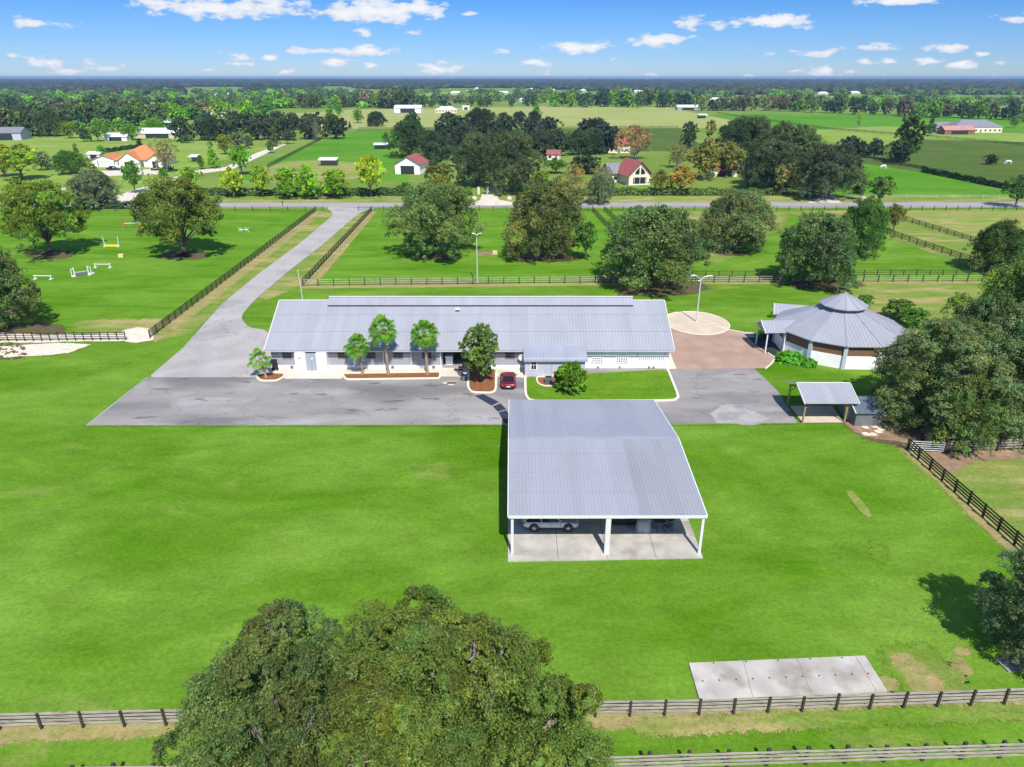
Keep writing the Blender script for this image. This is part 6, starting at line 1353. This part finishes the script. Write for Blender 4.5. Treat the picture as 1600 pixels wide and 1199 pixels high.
# --- groups: each tree its own object. (group, place, n, x0, x1, y0, y1, width range, height range px, colours)
CN = {}
def cname(c_):
    r, g_, b = c_
    if r > g_*.95: return 'rust brown'
    if g_ > .26: return 'bright green'
    if r > .2: return 'yellow-green'
    if g_ < .10: return 'dark'
    if b > .05: return 'grey-green'
    return 'mid green'
def grove(gname, place, n, x0, x1, yf, wr, hr, cols, seed, vs=('far0', 'far1', 'far2', 'far3', 'far4')):
    rng = random.Random(seed); L_ = []
    for i in range(n):
        x = x0 + (x1-x0)*(i+.5)/n + rng.uniform(-.5, .5)*(x1-x0)/n; y = yf(x) + rng.uniform(-1, 1)*1.2; L_.append((x, y))
    for i, (x, y) in enumerate(sorted(L_)):
        c_ = rng.choice(cols); c_ = tuple(q*rng.uniform(.85, 1.15) for q in c_); w = rng.uniform(*wr); h = rng.uniform(*hr)
        tree(rng.choice(vs), x, y, w, y-h, c_, '%s tree, %s, %s from left' % (cname(c_), place, ordn(i)), gname, rz=rng.uniform(0, 6))
dkc = [(.055,.085,.035), (.065,.095,.04), (.06,.10,.03), (.08,.105,.05)]
mix = [(.13,.20,.05), (.16,.25,.045), (.10,.16,.05), (.19,.38,.025), (.14,.20,.07), (.24,.30,.05)]
brc = [(.20,.42,.02), (.17,.36,.025), (.24,.42,.03), (.14,.25,.04), (.18,.20,.07)]
grove('dark wood left of centre', 'front row of the dark wood', 12, 282, 528, lambda x: 221 - (x-282)*.012, (30, 44), (28, 36), dkc, 1, ('far0', 'far1', 'far4', 'oak0'))
grove('dark wood left of centre', 'back row of the dark wood', 9, 300, 520, lambda x: 204, (28, 40), (22, 30), dkc, 2, ('far0', 'far1', 'far4'))
grove('left wood', 'front row of the far left wood', 9, 0, 90, lambda x: 215 - x*.02, (30, 44), (34, 50), [(.10,.14,.05), (.085,.12,.05), (.13,.17,.05)], 3, ('oak1', 'oak2', 'far0', 'far2'))
grove('left wood', 'middle row of the left wood', 14, 60, 285, lambda x: 199 - (x-60)*.01, (30, 46), (26, 38), mix[:5]+brc[:2], 4)
grove('left wood', 'bright row behind the left wood', 12, 90, 420, lambda x: 190 - (x-90)*.012, (26, 42), (20, 30), brc, 5)
grove('left wood', 'back row of the left wood', 18, 0, 330, lambda x: 174, (24, 38), (14, 24), [(.11,.15,.08), (.14,.17,.09), (.09,.13,.06), (.15,.14,.09)], 6)
grove('trees beyond the meadow', 'green row left of the hay field', 15, 395, 620, lambda x: 170 - (x-395)*.006, (18, 30), (15, 25), [(.15,.30,.025), (.11,.18,.05), (.19,.34,.03), (.10,.14,.06), (.24,.20,.13)], 7)
grove('trees beyond the meadow', 'tall clump behind the long white barn', 6, 604, 645, lambda x: 169, (22, 34), (24, 31), [(.12,.17,.07), (.10,.14,.06)], 8)
grove('trees beyond the meadow', 'row behind the pale hip-roofed house', 9, 650, 850, lambda x: 168, (12, 24), (10, 20), [(.10,.16,.05), (.05,.09,.06), (.08,.13,.05)], 9)
grove('avenue trees behind the hay field', 'straight row behind the hay field', 22, 862, 1095, lambda x: 167.5 + (x-862)*.002, (18, 28), (18, 26), [(.11,.18,.05), (.10,.15,.06), (.13,.2,.05), (.17,.33,.02), (.06,.10,.06)], 10)
grove('avenue trees behind the hay field', 'dark row right of the far barn', 15, 1090, 1265, lambda x: 174 - (x-1090)*.01, (18, 30), (16, 26), [(.06,.10,.06), (.07,.11,.06), (.20,.17,.10), (.11,.14,.07), (.28,.30,.1)], 11)
grove('tree line at upper right', 'long row at the upper right', 26, 1215, 1640, lambda x: 174 + (x-1215)*.040, (18, 34), (17, 30), [(.06,.10,.06), (.08,.13,.06), (.12,.17,.06), (.14,.14,.08), (.16,.26,.04)], 12)
grove('central oaks', 'dark central oak wood', 13, 690, 950, lambda x: 246 - abs(x-830)*.05, (40, 56), (34, 46), [(.05,.08,.035), (.06,.09,.04), (.07,.10,.05)], 13, ('oak0', 'far0', 'far1', 'oak1'))
grove('central oaks', 'back edge of the central wood', 9, 640, 960, lambda x: 214, (34, 48), (22, 32), [(.05,.08,.035), (.06,.09,.05)], 14, ('far0', 'far1', 'far4'))
grove('left wood', 'row between white stable and left wood', 8, 110, 280, lambda x: 206, (18, 28), (14, 24), brc, 17)

# --- woods that run to the horizon
def edge_wood():
    """the woods between the counted trees and the horizon, loose leaf sprays on each crown"""
    rng = np.random.default_rng(8); cen, siz, nor, col = [], [], [], []; k = 0
    pal = np.array([(1., 1.25, .8), (.9, 1.0, 1.1), (1.3, 1.5, .7), (.75, .9, .9), (1.5, 1.25, .9), (1.6, 2.4, .5)])
    def one(x, y, r, h, c_):
        m = 170; q = rng.normal(size=(m, 3)); q /= np.linalg.norm(q, axis=1, keepdims=True); q[:, 2] = np.abs(q[:, 2])*1.0 - .25; rad = rng.uniform(.7, 1.08, (m, 1)) * (1 + .16*np.sin(q[:, :1]*5 + x) + .14*np.sin(q[:, 1:2]*6 + y))
        cen.append(q*rad*np.array([r, r, h*.62]) + np.array([x, y, h*.36])); siz.append(rng.uniform(.22, .42, m)*r); nor.append(q + rng.normal(size=(m, 3))*.45 + np.array([0, 0, .3])); v = rng.uniform(.75, 1.25, (m, 1)); col.append(c_*v)
    for (x0, x1, y0, y1, n) in ((0, 600, 154, 170, 210), (600, 1250, 146, 152, 60), (860, 1250, 154, 163, 70), (1230, 1600, 147, 152, 60), (1250, 1610, 160, 168, 60), (0, 620, 146, 153, 110), (620, 860, 154, 164, 26)):
        for i in range(n):
            px_, py_ = rng.uniform(x0-20, x1+20), y0 + (y1-y0)*rng.random(); p = P(px_, py_); w = rng.uniform(6, 11)*(1 if py_ > 152 else 1.3); one(p.x, p.y, w, rng.uniform(9, 16), pal[rng.choice(6, p=(.24, .2, .22, .1, .08, .16))]*rng.uniform(.8, 1.2))
    me = quads_mesh('edge_wood', np.concatenate(cen), np.concatenate(siz), np.concatenate(nor), np.concatenate(col), 1.3, .3, rng); o = bpy.data.objects.new('edge_wood', me); C.objects.link(o); o.color = (.12, .175, .06, 1); tag(o, 'mixed woodland scattered in front of the dark horizon woods', 'wood', kind='stuff')
edge_wood()
def distant_wood():
    rng = np.random.default_rng(3); bm = bmesh.new(); bmesh.ops.create_icosphere(bm, subdivisions=2, radius=1); bv = np.array([v.co[:] for v in bm.verts], np.float32); bf = np.array([[v.index for v in f.verts] for f in bm.faces], np.int32); bm.free()
    V_, F_, K_ = [], [], []; n0 = 0; Y = 1750.
    while Y < 11500:
        sp = 17 * (Y/1750)**.75; xs = np.arange(-.80*Y-60, .80*Y+60, sp)
        for x in xs:
            m = math.sin(x*.0021 + Y*.0011) + math.sin(x*.0057 - Y*.002)*.7 + .5*math.sin(x*.013+Y*.006)
            if Y < 3300 and m > -.1 + (Y-1750)/1550*1.1: continue
            xx = x + rng.uniform(-.5, .5)*sp; yy = Y + rng.uniform(-.02, .02)*Y; r = sp*rng.uniform(.55, .95); h = rng.uniform(9, 17)
            j = rng.uniform(.78, 1.22, (len(bv), 1)).astype(np.float32); v = bv*j*np.array([r, r*.9, h*.62]) + np.array([xx, yy, h*.38]); V_.append(v); F_.append(bf + n0); n0 += len(bv)
            b = rng.uniform(.7, 1.25); K_.append(np.tile(np.array([b*rng.uniform(.85, 1.3), b, b*rng.uniform(.8, 1.2), 1]), (len(bf)*3, 1)))
        Y *= 1.055
    v = np.concatenate(V_).astype(np.float32); f = np.concatenate(F_); k = np.concatenate(K_).astype(np.float32); me = bpy.data.meshes.new('distant_wood'); me.vertices.add(len(v)); me.vertices.foreach_set('co', v.ravel()); me.loops.add(f.size); me.loops.foreach_set('vertex_index', f.ravel().astype(np.int32))
    me.polygons.add(len(f)); me.polygons.foreach_set('loop_start', np.arange(0, f.size, 3, dtype=np.int32)); me.polygons.foreach_set('loop_total', np.full(len(f), 3, np.int32))
    at = me.color_attributes.new('Col', 'FLOAT_COLOR', 'CORNER'); at.data.foreach_set('color', k.ravel()); me.materials.append(M['leaf']); me.update()
    o = bpy.data.objects.new('distant_wood', me); C.objects.link(o); o.color = (.06, .085, .045, 1); tag(o, 'dark unbroken woods running to the horizon', 'wood', kind='stuff')
distant_wood()

# --- haze
hm = bpy.data.materials.new('haze'); hm.use_nodes = True; nt = hm.node_tree; nt.nodes.clear(); ou = nt.nodes.new('ShaderNodeOutputMaterial'); vv = nt.nodes.new('ShaderNodeVolumePrincipled')
vv.inputs['Color'].default_value = HAZECOL + (1,); vv.inputs['Density'].default_value = HAZE; vv.inputs['Anisotropy'].default_value = .2; nt.links.new(vv.outputs[0], ou.inputs['Volume'])
hb = MB(); hb.box(0, 6850, 20.5, 28400, 14400, 43.2)
ho = hb.build('haze', hm); tag(ho, 'thin blue air over the far woods', 'haze', kind='stuff')
